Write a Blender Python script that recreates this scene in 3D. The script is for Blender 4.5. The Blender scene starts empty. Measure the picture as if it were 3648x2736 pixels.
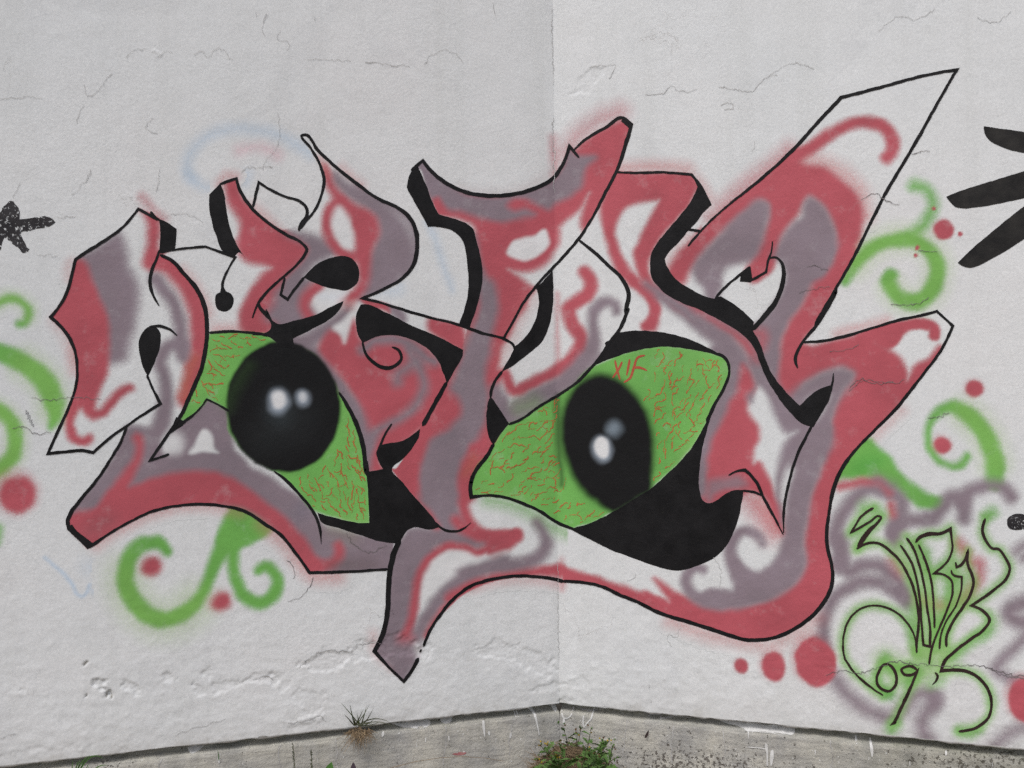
import bpy, math, random, re
import numpy as np
from mathutils import Matrix, Vector
from mathutils.geometry import delaunay_2d_cdt

rng = np.random.default_rng(7)
random.seed(7)
scene = bpy.context.scene

# ------------------------------------------------------------------ camera
CAM_Z, FPX, PCX, PCY, PHI = 1.70, 3200.0, 1824.0, 1368.0, 0.0092
cam_data = bpy.data.cameras.new("camera")
cam = bpy.data.objects.new("camera", cam_data)
scene.collection.objects.link(cam)
cam_data.sensor_width = 36.0
cam_data.lens = 36.0 * FPX / 3648.0
cam_data.clip_start, cam_data.clip_end = 0.05, 500.0
c_, s_ = math.cos(PHI), math.sin(PHI)
cam.matrix_world = Matrix(((c_, s_, 0, 0), (0, 0, -1, 0), (-s_, c_, 0, CAM_Z), (0, 0, 0, 1)))
scene.camera = cam

# ------------------------------------------------------------------ light
SUN_EL, SUN_AZ = math.radians(58), math.radians(201)      # azimuth: compass from +Y clockwise
world = bpy.data.worlds.new("World")
scene.world = world
world.use_nodes = True
wt = world.node_tree
bg = wt.nodes["Background"]
sky = wt.nodes.new("ShaderNodeTexSky")
sky.sky_type = 'NISHITA'
sky.sun_disc = False
sky.sun_elevation = SUN_EL
sky.sun_rotation = SUN_AZ
sky.dust_density = 4.0
hs = wt.nodes.new("ShaderNodeHueSaturation")               # thin cloud greys the sky out
hs.inputs["Saturation"].default_value = 0.62
wt.links.new(sky.outputs[0], hs.inputs["Color"])
wt.links.new(hs.outputs[0], bg.inputs["Color"])
bg.inputs["Strength"].default_value = 0.14
sl = bpy.data.lights.new("sun", 'SUN')
sl.energy = 1.5
sl.angle = math.radians(20)
sl.color = (1.0, 0.985, 0.97)
sun = bpy.data.objects.new("sun", sl)
scene.collection.objects.link(sun)
sd = Vector((math.sin(SUN_AZ) * math.cos(SUN_EL), math.cos(SUN_AZ) * math.cos(SUN_EL), math.sin(SUN_EL)))
sun.rotation_euler = (-sd).to_track_quat('-Z', 'Y').to_euler()
sun.location = (-3, -6, 9)
scene.view_settings.view_transform = 'Standard'
scene.view_settings.look = 'None'
scene.view_settings.exposure = -0.13
scene.view_settings.gamma = 1.0
scene.view_settings.use_curve_mapping = False
scene.render.engine = 'CYCLES'
scene.cycles.transparent_max_bounces = 48
scene.cycles.use_denoising = False
scene.cycles.max_bounces = 5
scene.cycles.diffuse_bounces = 3

# ------------------------------------------------------------------ wall frame of reference
D, ZB = 3.9, 0.309                    # distance to the foot of the corner, its height
XC = 0.0495 * D
TL, TR = 0.287, 0.3075
DL = np.array([-1.0, -TL]) / math.hypot(1, TL)
DR = np.array([1.0, -TR]) / math.hypot(1, TR)
NL = np.array([TL, -1.0]) / math.hypot(1, TL)     # outward normals (towards the street)
NR = np.array([-TR, -1.0]) / math.hypot(1, TR)

def to_wall(pts):
    """photograph pixels -> (s, z) on the wall; s runs along the wall from the corner (left negative)"""
    p = np.asarray(pts, float)
    u = (p[..., 0] - PCX) / FPX
    v = (p[..., 1] - PCY) / FPX
    x = u * c_ - v * s_
    dn = u * s_ + v * c_
    left = x < XC / D
    YL = (D - TL * XC) / (1 - TL * x)
    YR = (D + TR * XC) / (1 + TR * x)
    Y = np.where(left, YL, YR)
    dx = x * Y - XC
    s = np.where(left, dx * math.hypot(1, TL), dx * math.hypot(1, TR))
    return np.stack([s, CAM_Z - dn * Y - ZB], -1)

def to_px(s, z):
    s = np.asarray(s, float); z = np.asarray(z, float)
    left = s < 0
    X = XC + np.where(left, s / math.hypot(1, TL), s / math.hypot(1, TR))
    Y = np.where(left, D + TL * (X - XC), D - TR * (X - XC))
    x = X / Y
    dn = (CAM_Z - ZB - z) / Y
    u = x * c_ + dn * s_
    v = -x * s_ + dn * c_
    return np.stack([u * FPX + PCX, v * FPX + PCY], -1)

def wall_point(s, z, lift):
    s = np.asarray(s, float)
    left = s < 0
    a = np.abs(s)[..., None]
    xy = np.where(left[..., None], np.array([XC, D]) + a * DL + lift[..., None] * NL,
                  np.array([XC, D]) + a * DR + lift[..., None] * NR)
    return np.concatenate([xy, (np.asarray(z) + ZB)[..., None]], -1)

# value noise on arrays (for geometry relief)
_tab = rng.random((256, 256))
def vnoise(x, y):
    xi = np.floor(x).astype(int); yi = np.floor(y).astype(int)
    fx = x - xi; fy = y - yi
    fx = fx * fx * (3 - 2 * fx); fy = fy * fy * (3 - 2 * fy)
    a = _tab[xi & 255, yi & 255]; b = _tab[(xi + 1) & 255, yi & 255]
    c = _tab[xi & 255, (yi + 1) & 255]; d = _tab[(xi + 1) & 255, (yi + 1) & 255]
    return (a * (1 - fx) + b * fx) * (1 - fy) + (c * (1 - fx) + d * fx) * fy
def fbm(x, y, o=4):
    r = 0; a = 0.5; t = 0
    for i in range(o):
        r = r + a * vnoise(x * 2 ** i + 17.3 * i, y * 2 ** i + 5.1 * i); t += a; a *= 0.5
    return r / t

# ------------------------------------------------------------------ traced paths
CROPS = dict(A=(0, 600), B=(700, 400), C=(0, 1250), D=(900, 1000), E=(1500, 400), F=(1650, 1000),
             G=(2300, 250), H=(2300, 900), I=(800, 1550), J=(1600, 1650), K=(2300, 1500), L=(2648, 1250),
             M=(2648, 1950), N=(2648, 400), O=(200, 1800), P=(0, 1986), Q=(900, 1986), R=(1800, 1986))
ZOOM = 2.212

def parse(txt, w0=26):
    off, zm = (0, 0), ZOOM
    pts, ws, cn = [], [], []
    w = w0
    for t in txt.split():
        if t[0].isalpha():
            if t == 'S': off, zm = (0, 0), 1.0
            else: off, zm = CROPS[t], ZOOM
            continue
        corner = '!' in t
        t = t.replace('!', '')
        if ':' in t:
            t, ww = t.split(':'); w = float(ww)
        x, y = t.split(',')
        pts.append((off[0] + float(x) / zm, off[1] + float(y) / zm))
        ws.append(w / ZOOM); cn.append(corner)
    return np.array(pts), np.array(ws), cn

def smooth(txt, closed=False, step=7.0, w0=26):
    P, W, C = parse(txt, w0)
    n = len(P)
    out, ow, oc = [], [], []
    segs = n if closed else n - 1
    for i in range(segs):
        j = (i + 1) % n
        p1, p2 = P[i], P[j]
        hp = (closed or i > 0) and not C[i]
        hn = (closed or j < n - 1) and not C[j]
        d = np.linalg.norm(p2 - p1) + 1e-9
        if hp:
            p0 = P[i - 1]; d0 = np.linalg.norm(p1 - p0) + 1e-9
            t1 = ((p1 - p0) / d0 * d + (p2 - p1) / d * d0) / (d0 + d)
        else: t1 = None
        if hn:
            p3 = P[(j + 1) % n]; d2 = np.linalg.norm(p3 - p2) + 1e-9
            t2 = ((p2 - p1) / d * d2 + (p3 - p2) / d2 * d) / (d + d2)
        else: t2 = None
        ch = (p2 - p1) / d
        if t1 is None and t2 is None: t1 = t2 = ch
        elif t1 is None: t1 = 1.5 * ch - 0.5 * t2
        elif t2 is None: t2 = 1.5 * ch - 0.5 * t1
        k = max(1, int(round(d / step)))
        for q in range(k):
            t = q / k
            h00 = 2 * t**3 - 3 * t**2 + 1; h10 = t**3 - 2 * t**2 + t
            h01 = -2 * t**3 + 3 * t**2; h11 = t**3 - t**2
            out.append(h00 * p1 + h10 * d * t1 + h01 * p2 + h11 * d * t2)
            ow.append(W[i] * (1 - t) + W[j] * t)
            oc.append(C[i] if q == 0 else False)
    if not closed:
        out.append(P[-1]); ow.append(W[-1]); oc.append(C[-1])
    return np.array(out), np.array(ow), oc

def sd_poly(X, poly):
    """signed distance (negative inside) of points X to a closed polygon"""
    x, y = X[:, 0], X[:, 1]
    best = np.full(len(X), 1e18); ins = np.zeros(len(X), bool)
    for i in range(len(poly)):
        a, b = poly[i], poly[(i + 1) % len(poly)]
        e = b - a; L = e @ e + 1e-12
        t = np.clip(((x - a[0]) * e[0] + (y - a[1]) * e[1]) / L, 0, 1)
        dx = x - a[0] - t * e[0]; dy = y - a[1] - t * e[1]
        best = np.minimum(best, dx * dx + dy * dy)
        if a[1] != b[1]:
            c = ((a[1] > y) != (b[1] > y)) & (x < (b[0] - a[0]) * (y - a[1]) / (b[1] - a[1]) + a[0])
            ins ^= c
    d = np.sqrt(best)
    return np.where(ins, -d, d)

def sd_stroke(X, P, W):
    best = np.full(len(X), 1e9)
    for i in range(len(P) - 1):
        a, b = P[i], P[i + 1]
        e = b - a; L = e @ e + 1e-12
        t = np.clip(((X[:, 0] - a[0]) * e[0] + (X[:, 1] - a[1]) * e[1]) / L, 0, 1)
        d = np.hypot(X[:, 0] - a[0] - t * e[0], X[:, 1] - a[1] - t * e[1]) - 0.5 * (W[i] * (1 - t) + W[i + 1] * t)
        best = np.minimum(best, d)
    return best

def sstep(x):
    x = np.clip(x, 0, 1)
    return x * x * (3 - 2 * x)

# ------------------------------------------------------------------ wall relief (shared by plaster and paint)
FLAKES = [  # patches where the plaster skin has come off, (outline, depth)
    ("Q 340,870 400,830 450,790 560,735 690,735 760,745 830,690 960,670 1010,690 1060,620 1130,600 1180,630 1240,625 1330,700 1430,690 1400,760 1200,770 1000,775 880,800 750,840 600,900 450,885", 0.0042),
    ("R -260,730 -180,690 -60,640 60,680 220,715 340,790 400,890 300,930 150,870 0,790 -150,790", 0.0038),
    ("P 720,990 740,945 780,945 830,1000 800,1030 750,1020", 0.007),
    ("P 815,1080 850,1035 875,1070 860,1130 830,1110", 0.012),
    ("P 980,985 1030,965 1090,1005 1110,1060 1080,1095 1030,1080 990,1040", 0.005),
    ("P 1275,930 1310,895 1350,925 1370,970 1330,1000 1285,985", 0.005),
    ("P 1600,920 1650,865 1690,900 1660,940 1620,945", 0.004),
    ("P 655,835 690,822 708,838 690,853", 0.009),
    ("P 680,1105 690,1098 697,1106 688,1114", 0.009),
    ("P 1500,970 1540,1000 1620,1060 1600,1080 1530,1030 1500,1000", 0.004),
    ("P 1680,1020 1800,965 1900,945 2050,930 2200,955 2180,985 2050,965 1900,985 1750,1040 1690,1090", 0.004),
    ("Q 100,910 200,905 270,930 280,980 250,1060 180,1010", 0.003),
    ("Q 330,1080 450,1040 540,1080 560,1180 520,1230 420,1190 350,1130", 0.003),
    ("Q 210,1310 300,1285 400,1265 500,1240 575,1285 520,1300 400,1310 300,1330", -0.004),
    ("R 180,1040 330,1000 470,980 620,960 670,1000 560,1030 400,1040 300,1080", 0.003),
    ("R 435,1112 500,1108 545,1140 430,1150", 0.004),
    ("S 2025,330 2050,300 2120,240 2160,235 2130,280 2090,325", 0.003),
    ("S 545,172 558,178 570,203 560,205 550,190", -0.004),
    ("P 130,1030 180,1000 210,1020 180,1060", 0.003),
    ("P 0,1560 200,1520 480,1490 700,1480 730,1460 700,1600 300,1660 0,1700", 0.0022),
]
_fl = []
for txt, dep in FLAKES:
    poly, _, _ = smooth(txt, True, 12.0)
    _fl.append((poly, poly.min(0) - 25, poly.max(0) + 25, dep * (0.62 if abs(dep) < 0.0065 else 0.75)))

def relief(s, z, want_bare=False):
    """height of the plaster over its mean plane, metres"""
    s = np.asarray(s, float); z = np.asarray(z, float)
    h = (fbm(s * 1.3 + 40, z * 1.3 + 9, 3) - 0.5) * 0.010
    h = h + (fbm(s * 9 + 3, z * 9 + 31, 3) - 0.5) * 0.0020
    low = np.clip(1 - z / 0.85, 0, 1)
    h = h + low * (fbm(s * 26 + 70, z * 34, 4) - 0.5) * 0.0034
    # rough, lumpy trowel marks
    r = fbm(s * 34 + 11, z * 34 + 50, 2)
    h = h + np.clip(r - 0.56, 0, 1) * 0.004 * (0.1 + 0.9 * low)
    h = h * np.clip(np.abs(s) / 0.04, 0.0, 1)
    px = to_px(s, z)
    wob = np.stack([fbm(s * 40, z * 40 + 77, 3) - 0.5, fbm(s * 40 + 33, z * 40, 3) - 0.5], -1) * 46
    sh = px.shape[:-1]
    q = (px + wob).reshape(-1, 2)
    hf = h.reshape(-1).copy()
    bare = np.zeros_like(hf)
    sf = s.reshape(-1); zf = z.reshape(-1)
    zw = zf + (fbm(sf * 14, sf * 0 + 4.4, 3) - 0.5) * 0.012
    foot = np.interp(-zw, [0, 0.024, 0.036, 0.05, 0.6], [-0.050, -0.046, -0.008, -0.003, 0.012])
    foot = foot + (fbm(sf * 28, zf * 40 + 3, 4) - 0.5) * 0.004
    below = zf < -0.0005
    hf[below] = foot[below]
    for poly, lo, hi, dep in _fl:
        m = np.all((q > lo) & (q < hi), 1) & ~below
        if not m.any(): continue
        a = sstep((2.5 - sd_poly(q[m], poly)) / 5)
        if dep > 0.0055: bare[m] = np.maximum(bare[m], a * sstep((fbm(sf[m] * 50, zf[m] * 50, 2) - 0.35) / 0.2))
        hf[m] -= a * (dep + (fbm(sf[m] * 110, zf[m] * 110, 3) - 0.45) * 1.3 * abs(dep) )
    if want_bare: return hf.reshape(sh), bare.reshape(sh)
    return hf.reshape(sh)

# ------------------------------------------------------------------ node helpers
def nn(t, kind, **kw):
    n = t.nodes.new(kind)
    for k, v in kw.items():
        if hasattr(n, k): setattr(n, k, v)
        else: n.inputs[k].default_value = v
    return n

def ramp(t, src, stops):
    r = t.nodes.new("ShaderNodeValToRGB")
    e = r.color_ramp.elements
    e[0].position, e[0].color = stops[0][0], stops[0][1]
    e[1].position, e[1].color = stops[-1][0], stops[-1][1]
    for p, c in stops[1:-1]:
        k = e.new(p); k.color = c
    t.links.new(src, r.inputs[0])
    return r

def g(v): return (v, v, v, 1)

def plaster_group():
    """grain and hairline cracks of the plaster; used by the wall and by every paint film lying on it"""
    t = bpy.data.node_groups.new("plaster_relief", "ShaderNodeTree")
    t.interface.new_socket("Normal", in_out='OUTPUT', socket_type='NodeSocketVector')
    t.interface.new_socket("Crack", in_out='OUTPUT', socket_type='NodeSocketFloat')
    t.interface.new_socket("Grain", in_out='OUTPUT', socket_type='NodeSocketFloat')
    t.interface.new_socket("Color", in_out='OUTPUT', socket_type='NodeSocketColor')
    out = t.nodes.new("NodeGroupOutput")
    geo = t.nodes.new("ShaderNodeNewGeometry")
    pos = geo.outputs["Position"]
    L = t.links.new
    n1 = nn(t, "ShaderNodeTexNoise", Scale=78.0, Detail=4.0, Roughness=0.62); L(pos, n1.inputs["Vector"])
    n2 = nn(t, "ShaderNodeTexNoise", Scale=17.0, Detail=3.0, Roughness=0.5); L(pos, n2.inputs["Vector"])
    # warped cells give broken hairline cracks
    nw = nn(t, "ShaderNodeTexNoise", Scale=5.0, Detail=6.0, Roughness=0.65); L(pos, nw.inputs["Vector"])
    wv = nn(t, "ShaderNodeVectorMath", operation='MULTIPLY_ADD')
    L(nw.outputs["Color"], wv.inputs[0]); wv.inputs[1].default_value = (0.34, 0.34, 0.34); L(pos, wv.inputs[2])
    vo = nn(t, "ShaderNodeTexVoronoi", feature='DISTANCE_TO_EDGE', Scale=2.6); L(wv.outputs[0], vo.inputs["Vector"])
    cl = ramp(t, vo.outputs["Distance"], [(0.0, g(1)), (0.008, g(0.0))])
    nm = nn(t, "ShaderNodeTexNoise", Scale=2.3, Detail=3.0); L(pos, nm.inputs["Vector"])
    mm = ramp(t, nm.outputs["Fac"], [(0.60, g(0)), (0.72, g(0.7))])
    cr = nn(t, "ShaderNodeMath", operation='MULTIPLY'); L(cl.outputs[0], cr.inputs[0]); L(mm.outputs[0], cr.inputs[1])
    # flaking steps: plateaus of the warped cells
    vs = nn(t, "ShaderNodeTexVoronoi", feature='F1', Scale=2.6); L(wv.outputs[0], vs.inputs["Vector"])
    sepc = nn(t, "ShaderNodeSeparateColor"); L(vs.outputs["Color"], sepc.inputs[0])
    st = nn(t, "ShaderNodeMath", operation='MULTIPLY'); L(sepc.outputs[0], st.inputs[0]); L(mm.outputs[0], st.inputs[1])
    nz = nn(t, "ShaderNodeTexNoise", Scale=1.7, Detail=4.0, Roughness=0.6); L(pos, nz.inputs["Vector"])
    rz = ramp(t, nz.outputs["Fac"], [(0.38, g(0.32)), (0.62, g(1.0))])
    h1 = nn(t, "ShaderNodeMath", operation='MULTIPLY'); L(n1.outputs["Fac"], h1.inputs[0]); L(rz.outputs[0], h1.inputs[1])
    h2 = nn(t, "ShaderNodeMath", operation='MULTIPLY_ADD'); L(n2.outputs["Fac"], h2.inputs[0]); h2.inputs[1].default_value = 1.0; L(h1.outputs[0], h2.inputs[2])
    h3 = nn(t, "ShaderNodeMath", operation='MULTIPLY_ADD'); L(cr.outputs[0], h3.inputs[0]); h3.inputs[1].default_value = -0.5; L(h2.outputs[0], h3.inputs[2])
    h4 = nn(t, "ShaderNodeMath", operation='MULTIPLY_ADD'); L(st.outputs[0], h4.inputs[0]); h4.inputs[1].default_value = 0.16; L(h3.outputs[0], h4.inputs[2])
    b = nn(t, "ShaderNodeBump", Strength=0.36, Distance=0.0036); L(h4.outputs[0], b.inputs["Height"])
    a = nn(t, "ShaderNodeTexNoise", Scale=0.9, Detail=5.0, Roughness=0.6); L(pos, a.inputs["Vector"])
    r = ramp(t, a.outputs["Fac"], [(0.3, (0.728, 0.750, 0.765, 1)), (0.55, (0.762, 0.776, 0.786, 1)), (0.75, (0.778, 0.774, 0.780, 1))])
    bb = nn(t, "ShaderNodeTexNoise", Scale=120.0, Detail=2.0); L(pos, bb.inputs["Vector"])
    rb = ramp(t, bb.outputs["Fac"], [(0.3, g(0.93)), (0.7, g(1.04))])
    m1 = nn(t, "ShaderNodeMix", data_type='RGBA', blend_type='MULTIPLY'); m1.inputs[0].default_value = 1.0
    L(r.outputs[0], m1.inputs["A"]); L(rb.outputs[0], m1.inputs["B"])
    m2 = nn(t, "ShaderNodeMix", data_type='RGBA'); L(cr.outputs[0], m2.inputs[0])
    L(m1.outputs["Result"], m2.inputs["A"]); m2.inputs["B"].default_value = (0.52, 0.51, 0.50, 1)
    mps = nn(t, "ShaderNodeMapping"); mps.inputs["Scale"].default_value = (9, 9, 0.55); L(pos, mps.inputs["Vector"])
    ns_ = nn(t, "ShaderNodeTexNoise", Scale=1.0, Detail=4.0, Roughness=0.6); L(mps.outputs[0], ns_.inputs["Vector"])
    rs = ramp(t, ns_.outputs["Fac"], [(0.30, (0.955, 0.955, 0.95, 1)), (0.5, g(1.0)), (0.75, (1.012, 1.01, 1.01, 1))])
    ms = nn(t, "ShaderNodeMix", data_type='RGBA', blend_type='MULTIPLY'); ms.inputs[0].default_value = 1.0
    L(m2.outputs["Result"], ms.inputs["A"]); L(rs.outputs[0], ms.inputs["B"])
    pch = nn(t, "ShaderNodeTexNoise", Scale=1.4, Detail=6.0, Roughness=0.7, Distortion=0.6); L(pos, pch.inputs["Vector"])
    rp_ = ramp(t, pch.outputs["Fac"], [(0.555, g(1.0)), (0.57, (0.962, 0.962, 0.965, 1)), (0.62, (0.970, 0.970, 0.972, 1)), (0.66, g(1.0))])
    mp_ = nn(t, "ShaderNodeMix", data_type='RGBA', blend_type='MULTIPLY'); mp_.inputs[0].default_value = 1.0
    L(ms.outputs["Result"], mp_.inputs["A"]); L(rp_.outputs[0], mp_.inputs["B"])
    sx = nn(t, "ShaderNodeSeparateXYZ"); L(pos, sx.inputs[0])
    ng = nn(t, "ShaderNodeTexNoise", Scale=9.0, Detail=6.0, Roughness=0.7); L(pos, ng.inputs["Vector"])
    zz_ = nn(t, "ShaderNodeMath", operation='MULTIPLY_ADD'); L(ng.outputs["Fac"], zz_.inputs[0]); zz_.inputs[1].default_value = 0.30; L(sx.outputs["Z"], zz_.inputs[2])
    rg = ramp(t, zz_.outputs[0], [(0.445, g(0.55)), (0.47, g(0.22)), (0.60, g(0))])
    mg = nn(t, "ShaderNodeMix", data_type='RGBA'); L(rg.outputs[0], mg.inputs[0]); L(mp_.outputs["Result"], mg.inputs["A"])
    mg.inputs["B"].default_value = (0.50, 0.49, 0.465, 1)
    L(mg.outputs["Result"], out.inputs["Color"])
    L(b.outputs[0], out.inputs["Normal"]); L(cr.outputs[0], out.inputs["Crack"]); L(n1.outputs["Fac"], out.inputs["Grain"])
    return t
PLASTER = plaster_group()

def new_mat(name, rough=0.7, spec=0.3):
    m = bpy.data.materials.new(name)
    m.use_nodes = True
    t = m.node_tree
    p = t.nodes["Principled BSDF"]
    p.inputs["Roughness"].default_value = rough
    p.inputs["Specular IOR Level"].default_value = spec * 0.5
    return m, t, p

def add_plaster(t):
    n = t.nodes.new("ShaderNodeGroup"); n.node_tree = PLASTER
    return n

def mat_wall(tint):
    m, t, p = new_mat("white_plaster", 0.62, 0.3)
    L = t.links.new
    gr = add_plaster(t)
    # bare render showing in the deep pits and grime along the foot
    at = nn(t, "ShaderNodeAttribute", attribute_name="bare")
    m3 = nn(t, "ShaderNodeMix", data_type='RGBA'); L(at.outputs["Fac"], m3.inputs[0])
    L(gr.outputs["Color"], m3.inputs["A"]); m3.inputs["B"].default_value = (0.30, 0.285, 0.25, 1)
    L(m3.outputs["Result"], p.inputs["Base Color"])
    L(gr.outputs["Normal"], p.inputs["Normal"])
    return m
MAT_WALL = mat_wall(0)

def mat_spray(name="spray_paint", rough=0.55, thin=0.80):
    """soft paint film: vertex attribute 'paint' is the pigment, 'cover' how thick it lies"""
    m, t, p = new_mat(name, rough, 0.35)
    L = t.links.new
    gr = add_plaster(t)
    col = nn(t, "ShaderNodeAttribute", attribute_name="paint")
    cov = nn(t, "ShaderNodeAttribute", attribute_name="cover")
    geo = t.nodes.new("ShaderNodeNewGeometry")
    n = nn(t, "ShaderNodeTexNoise", Scale=230.0, Detail=2.0, Roughness=0.8); L(geo.outputs["Position"], n.inputs["Vector"])
    n0 = nn(t, "ShaderNodeMath", operation='SUBTRACT'); L(n.outputs["Fac"], n0.inputs[0]); n0.inputs[1].default_value = 0.5
    one = nn(t, "ShaderNodeMath", operation='SUBTRACT'); one.inputs[0].default_value = 1.0; L(cov.outputs["Fac"], one.inputs[1])
    e = nn(t, "ShaderNodeMath", operation='MULTIPLY'); L(cov.outputs["Fac"], e.inputs[0]); L(one.outputs[0], e.inputs[1])
    k = nn(t, "ShaderNodeMath", operation='MULTIPLY'); L(e.outputs[0], k.inputs[0]); L(n0.outputs[0], k.inputs[1])
    f = nn(t, "ShaderNodeMath", operation='MULTIPLY_ADD', use_clamp=True)
    L(k.outputs[0], f.inputs[0]); f.inputs[1].default_value = 4.6; L(cov.outputs["Fac"], f.inputs[2])
    n4 = nn(t, "ShaderNodeTexNoise", Scale=11.0, Detail=7.0, Roughness=0.72); L(geo.outputs["Position"], n4.inputs["Vector"])
    r4 = ramp(t, n4.outputs["Fac"], [(0.56, g(1.0)), (0.78, g(thin))])
    ft = nn(t, "ShaderNodeMath", operation='MULTIPLY'); L(f.outputs[0], ft.inputs[0]); L(r4.outputs[0], ft.inputs[1])
    n2 = nn(t, "ShaderNodeTexNoise", Scale=7.0, Detail=5.0, Roughness=0.6); L(geo.outputs["Position"], n2.inputs["Vector"])
    n3 = nn(t, "ShaderNodeTexNoise", Scale=2.6, Detail=3.0, Roughness=0.5); L(geo.outputs["Position"], n3.inputs["Vector"])
    av = nn(t, "ShaderNodeMath", operation='MULTIPLY_ADD'); L(n3.outputs["Fac"], av.inputs[0]); av.inputs[1].default_value = 0.8
    ah = nn(t, "ShaderNodeMath", operation='MULTIPLY'); L(n2.outputs["Fac"], ah.inputs[0]); ah.inputs[1].default_value = 0.6; L(ah.outputs[0], av.inputs[2])
    r2 = ramp(t, av.outputs[0], [(0.50, (0.86, 0.88, 0.88, 1)), (0.70, g(1.0)), (0.92, (1.12, 1.14, 1.15, 1))])
    mx = nn(t, "ShaderNodeMix", data_type='RGBA', blend_type='MULTIPLY'); mx.inputs[0].default_value = 1.0
    L(col.outputs["Color"], mx.inputs["A"]); L(r2.outputs[0], mx.inputs["B"])
    mc = nn(t, "ShaderNodeMix", data_type='RGBA', blend_type='MULTIPLY'); L(gr.outputs["Crack"], mc.inputs[0])
    L(mx.outputs["Result"], mc.inputs["A"]); mc.inputs["B"].default_value = (0.45, 0.42, 0.42, 1)
    fin = nn(t, "ShaderNodeMix", data_type='RGBA'); L(ft.outputs[0], fin.inputs[0])
    L(gr.outputs["Color"], fin.inputs["A"]); L(mc.outputs["Result"], fin.inputs["B"])
    L(fin.outputs["Result"], p.inputs["Base Color"])
    L(gr.outputs["Normal"], p.inputs["Normal"])
    return m
MAT_SPRAY = mat_spray()
MAT_SPRAY_DENSE = mat_spray("dense_spray_paint", 0.5, 1.0)

def mat_line(name, c0, c1, rough=0.5, chips=0.0, grain=160.0):
    """brushed or sprayed solid line with a slightly worn film"""
    m, t, p = new_mat(name, rough, 0.35)
    L = t.links.new
    gr = add_plaster(t)
    geo = t.nodes.new("ShaderNodeNewGeometry")
    n = nn(t, "ShaderNodeTexNoise", Scale=14.0, Detail=5.0, Roughness=0.65); L(geo.outputs["Position"], n.inputs["Vector"])
    r = ramp(t, n.outputs["Fac"], [(0.35, c0), (0.7, c1)])
    L(r.outputs[0], p.inputs["Base Color"])
    if chips > 0:
        n2 = nn(t, "ShaderNodeTexNoise", Scale=grain, Detail=4.0, Roughness=0.7); L(geo.outputs["Position"], n2.inputs["Vector"])
        a = ramp(t, n2.outputs["Fac"], [(chips - 0.04, g(0)), (chips + 0.03, g(1))])
        L(a.outputs[0], p.inputs["Alpha"])
    L(gr.outputs["Normal"], p.inputs["Normal"])
    return m
MAT_BLACK = mat_line("black_paint", (0.0070, 0.0068, 0.0078, 1), (0.015, 0.0145, 0.016, 1), 0.6, 0.0)
MAT_BRUSH = mat_line("dry_brushed_black", (0.022, 0.020, 0.023, 1), (0.045, 0.042, 0.046, 1), 0.6, 0.42)
MAT_CLAW = mat_line("brushed_black", (0.014, 0.0135, 0.014, 1), (0.034, 0.032, 0.030, 1), 0.55, 0.0)
MAT_STAR = mat_line("dry_brushed_star", (0.026, 0.024, 0.027, 1), (0.055, 0.052, 0.056, 1), 0.65, 0.425, 95.0)
MAT_TAG = mat_line("brown_black_marker", (0.030, 0.017, 0.016, 1), (0.048, 0.030, 0.028, 1), 0.45, 0.33)
MAT_VEIN = mat_line("orange_red_chalk", (0.46, 0.14, 0.05, 1), (0.52, 0.21, 0.07, 1), 0.8, 0.44)
MAT_XIF = mat_line("red_marker", (0.42, 0.085, 0.05, 1), (0.50, 0.12, 0.07, 1), 0.7, 0.36)

# ------------------------------------------------------------------ object helpers
COL = scene.collection
def link(name, me, mat=None, parent=None):
    o = bpy.data.objects.new(name, me)
    COL.objects.link(o)
    if mat is not None: me.materials.append(mat)
    if parent is not None:
        o.parent = parent
        o.matrix_parent_inverse = Matrix.Translation(-base_of(parent))
    return o

def base_of(o):
    return o.location.copy()

def tag(o, label=None, cat=None, group=None, kind=None):
    if label: o['label'] = label
    if cat: o['category'] = cat
    if group: o['group'] = group
    if kind: o['kind'] = kind
    return o

def mesh_np(name, V, quads=None, tris=None, smooth_=False):
    me = bpy.data.meshes.new(name)
    V = np.asarray(V, np.float32)
    faces = []
    nq = 0 if quads is None else len(quads)
    nt = 0 if tris is None else len(tris)
    me.vertices.add(len(V)); me.vertices.foreach_set("co", V.ravel())
    loops = []
    starts = []
    if nq: loops.append(np.asarray(quads, np.int32).ravel()); starts.append(np.arange(nq) * 4)
    if nt: loops.append(np.asarray(tris, np.int32).ravel()); starts.append(nq * 4 + np.arange(nt) * 3)
    loops = np.concatenate(loops); starts = np.concatenate(starts).astype(np.int32)
    me.loops.add(len(loops)); me.loops.foreach_set("vertex_index", loops)
    me.polygons.add(nq + nt); me.polygons.foreach_set("loop_start", starts)
    me.update(calc_edges=True)
    me.validate()
    if smooth_:
        me.polygons.foreach_set("use_smooth", np.ones(len(me.polygons), bool)); me.update()
    return me

PINK = (0.495, 0.104, 0.130); MAUVE = (0.270, 0.213, 0.248); GREEN = (0.172, 0.445, 0.097); EYEG = (0.188, 0.485, 0.115)
LIME = (0.34, 0.56, 0.14); BLACK = (0.0105, 0.0105, 0.0115); WHITE = (0.78, 0.78, 0.79); BLUE = (0.50, 0.62, 0.76); ORANGE = (0.52, 0.17, 0.09)
DGREEN = (0.105, 0.38, 0.07); SOOT = (0.16, 0.12, 0.125); BLUEW = (0.55, 0.64, 0.76)
GRID = 0.0058

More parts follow.
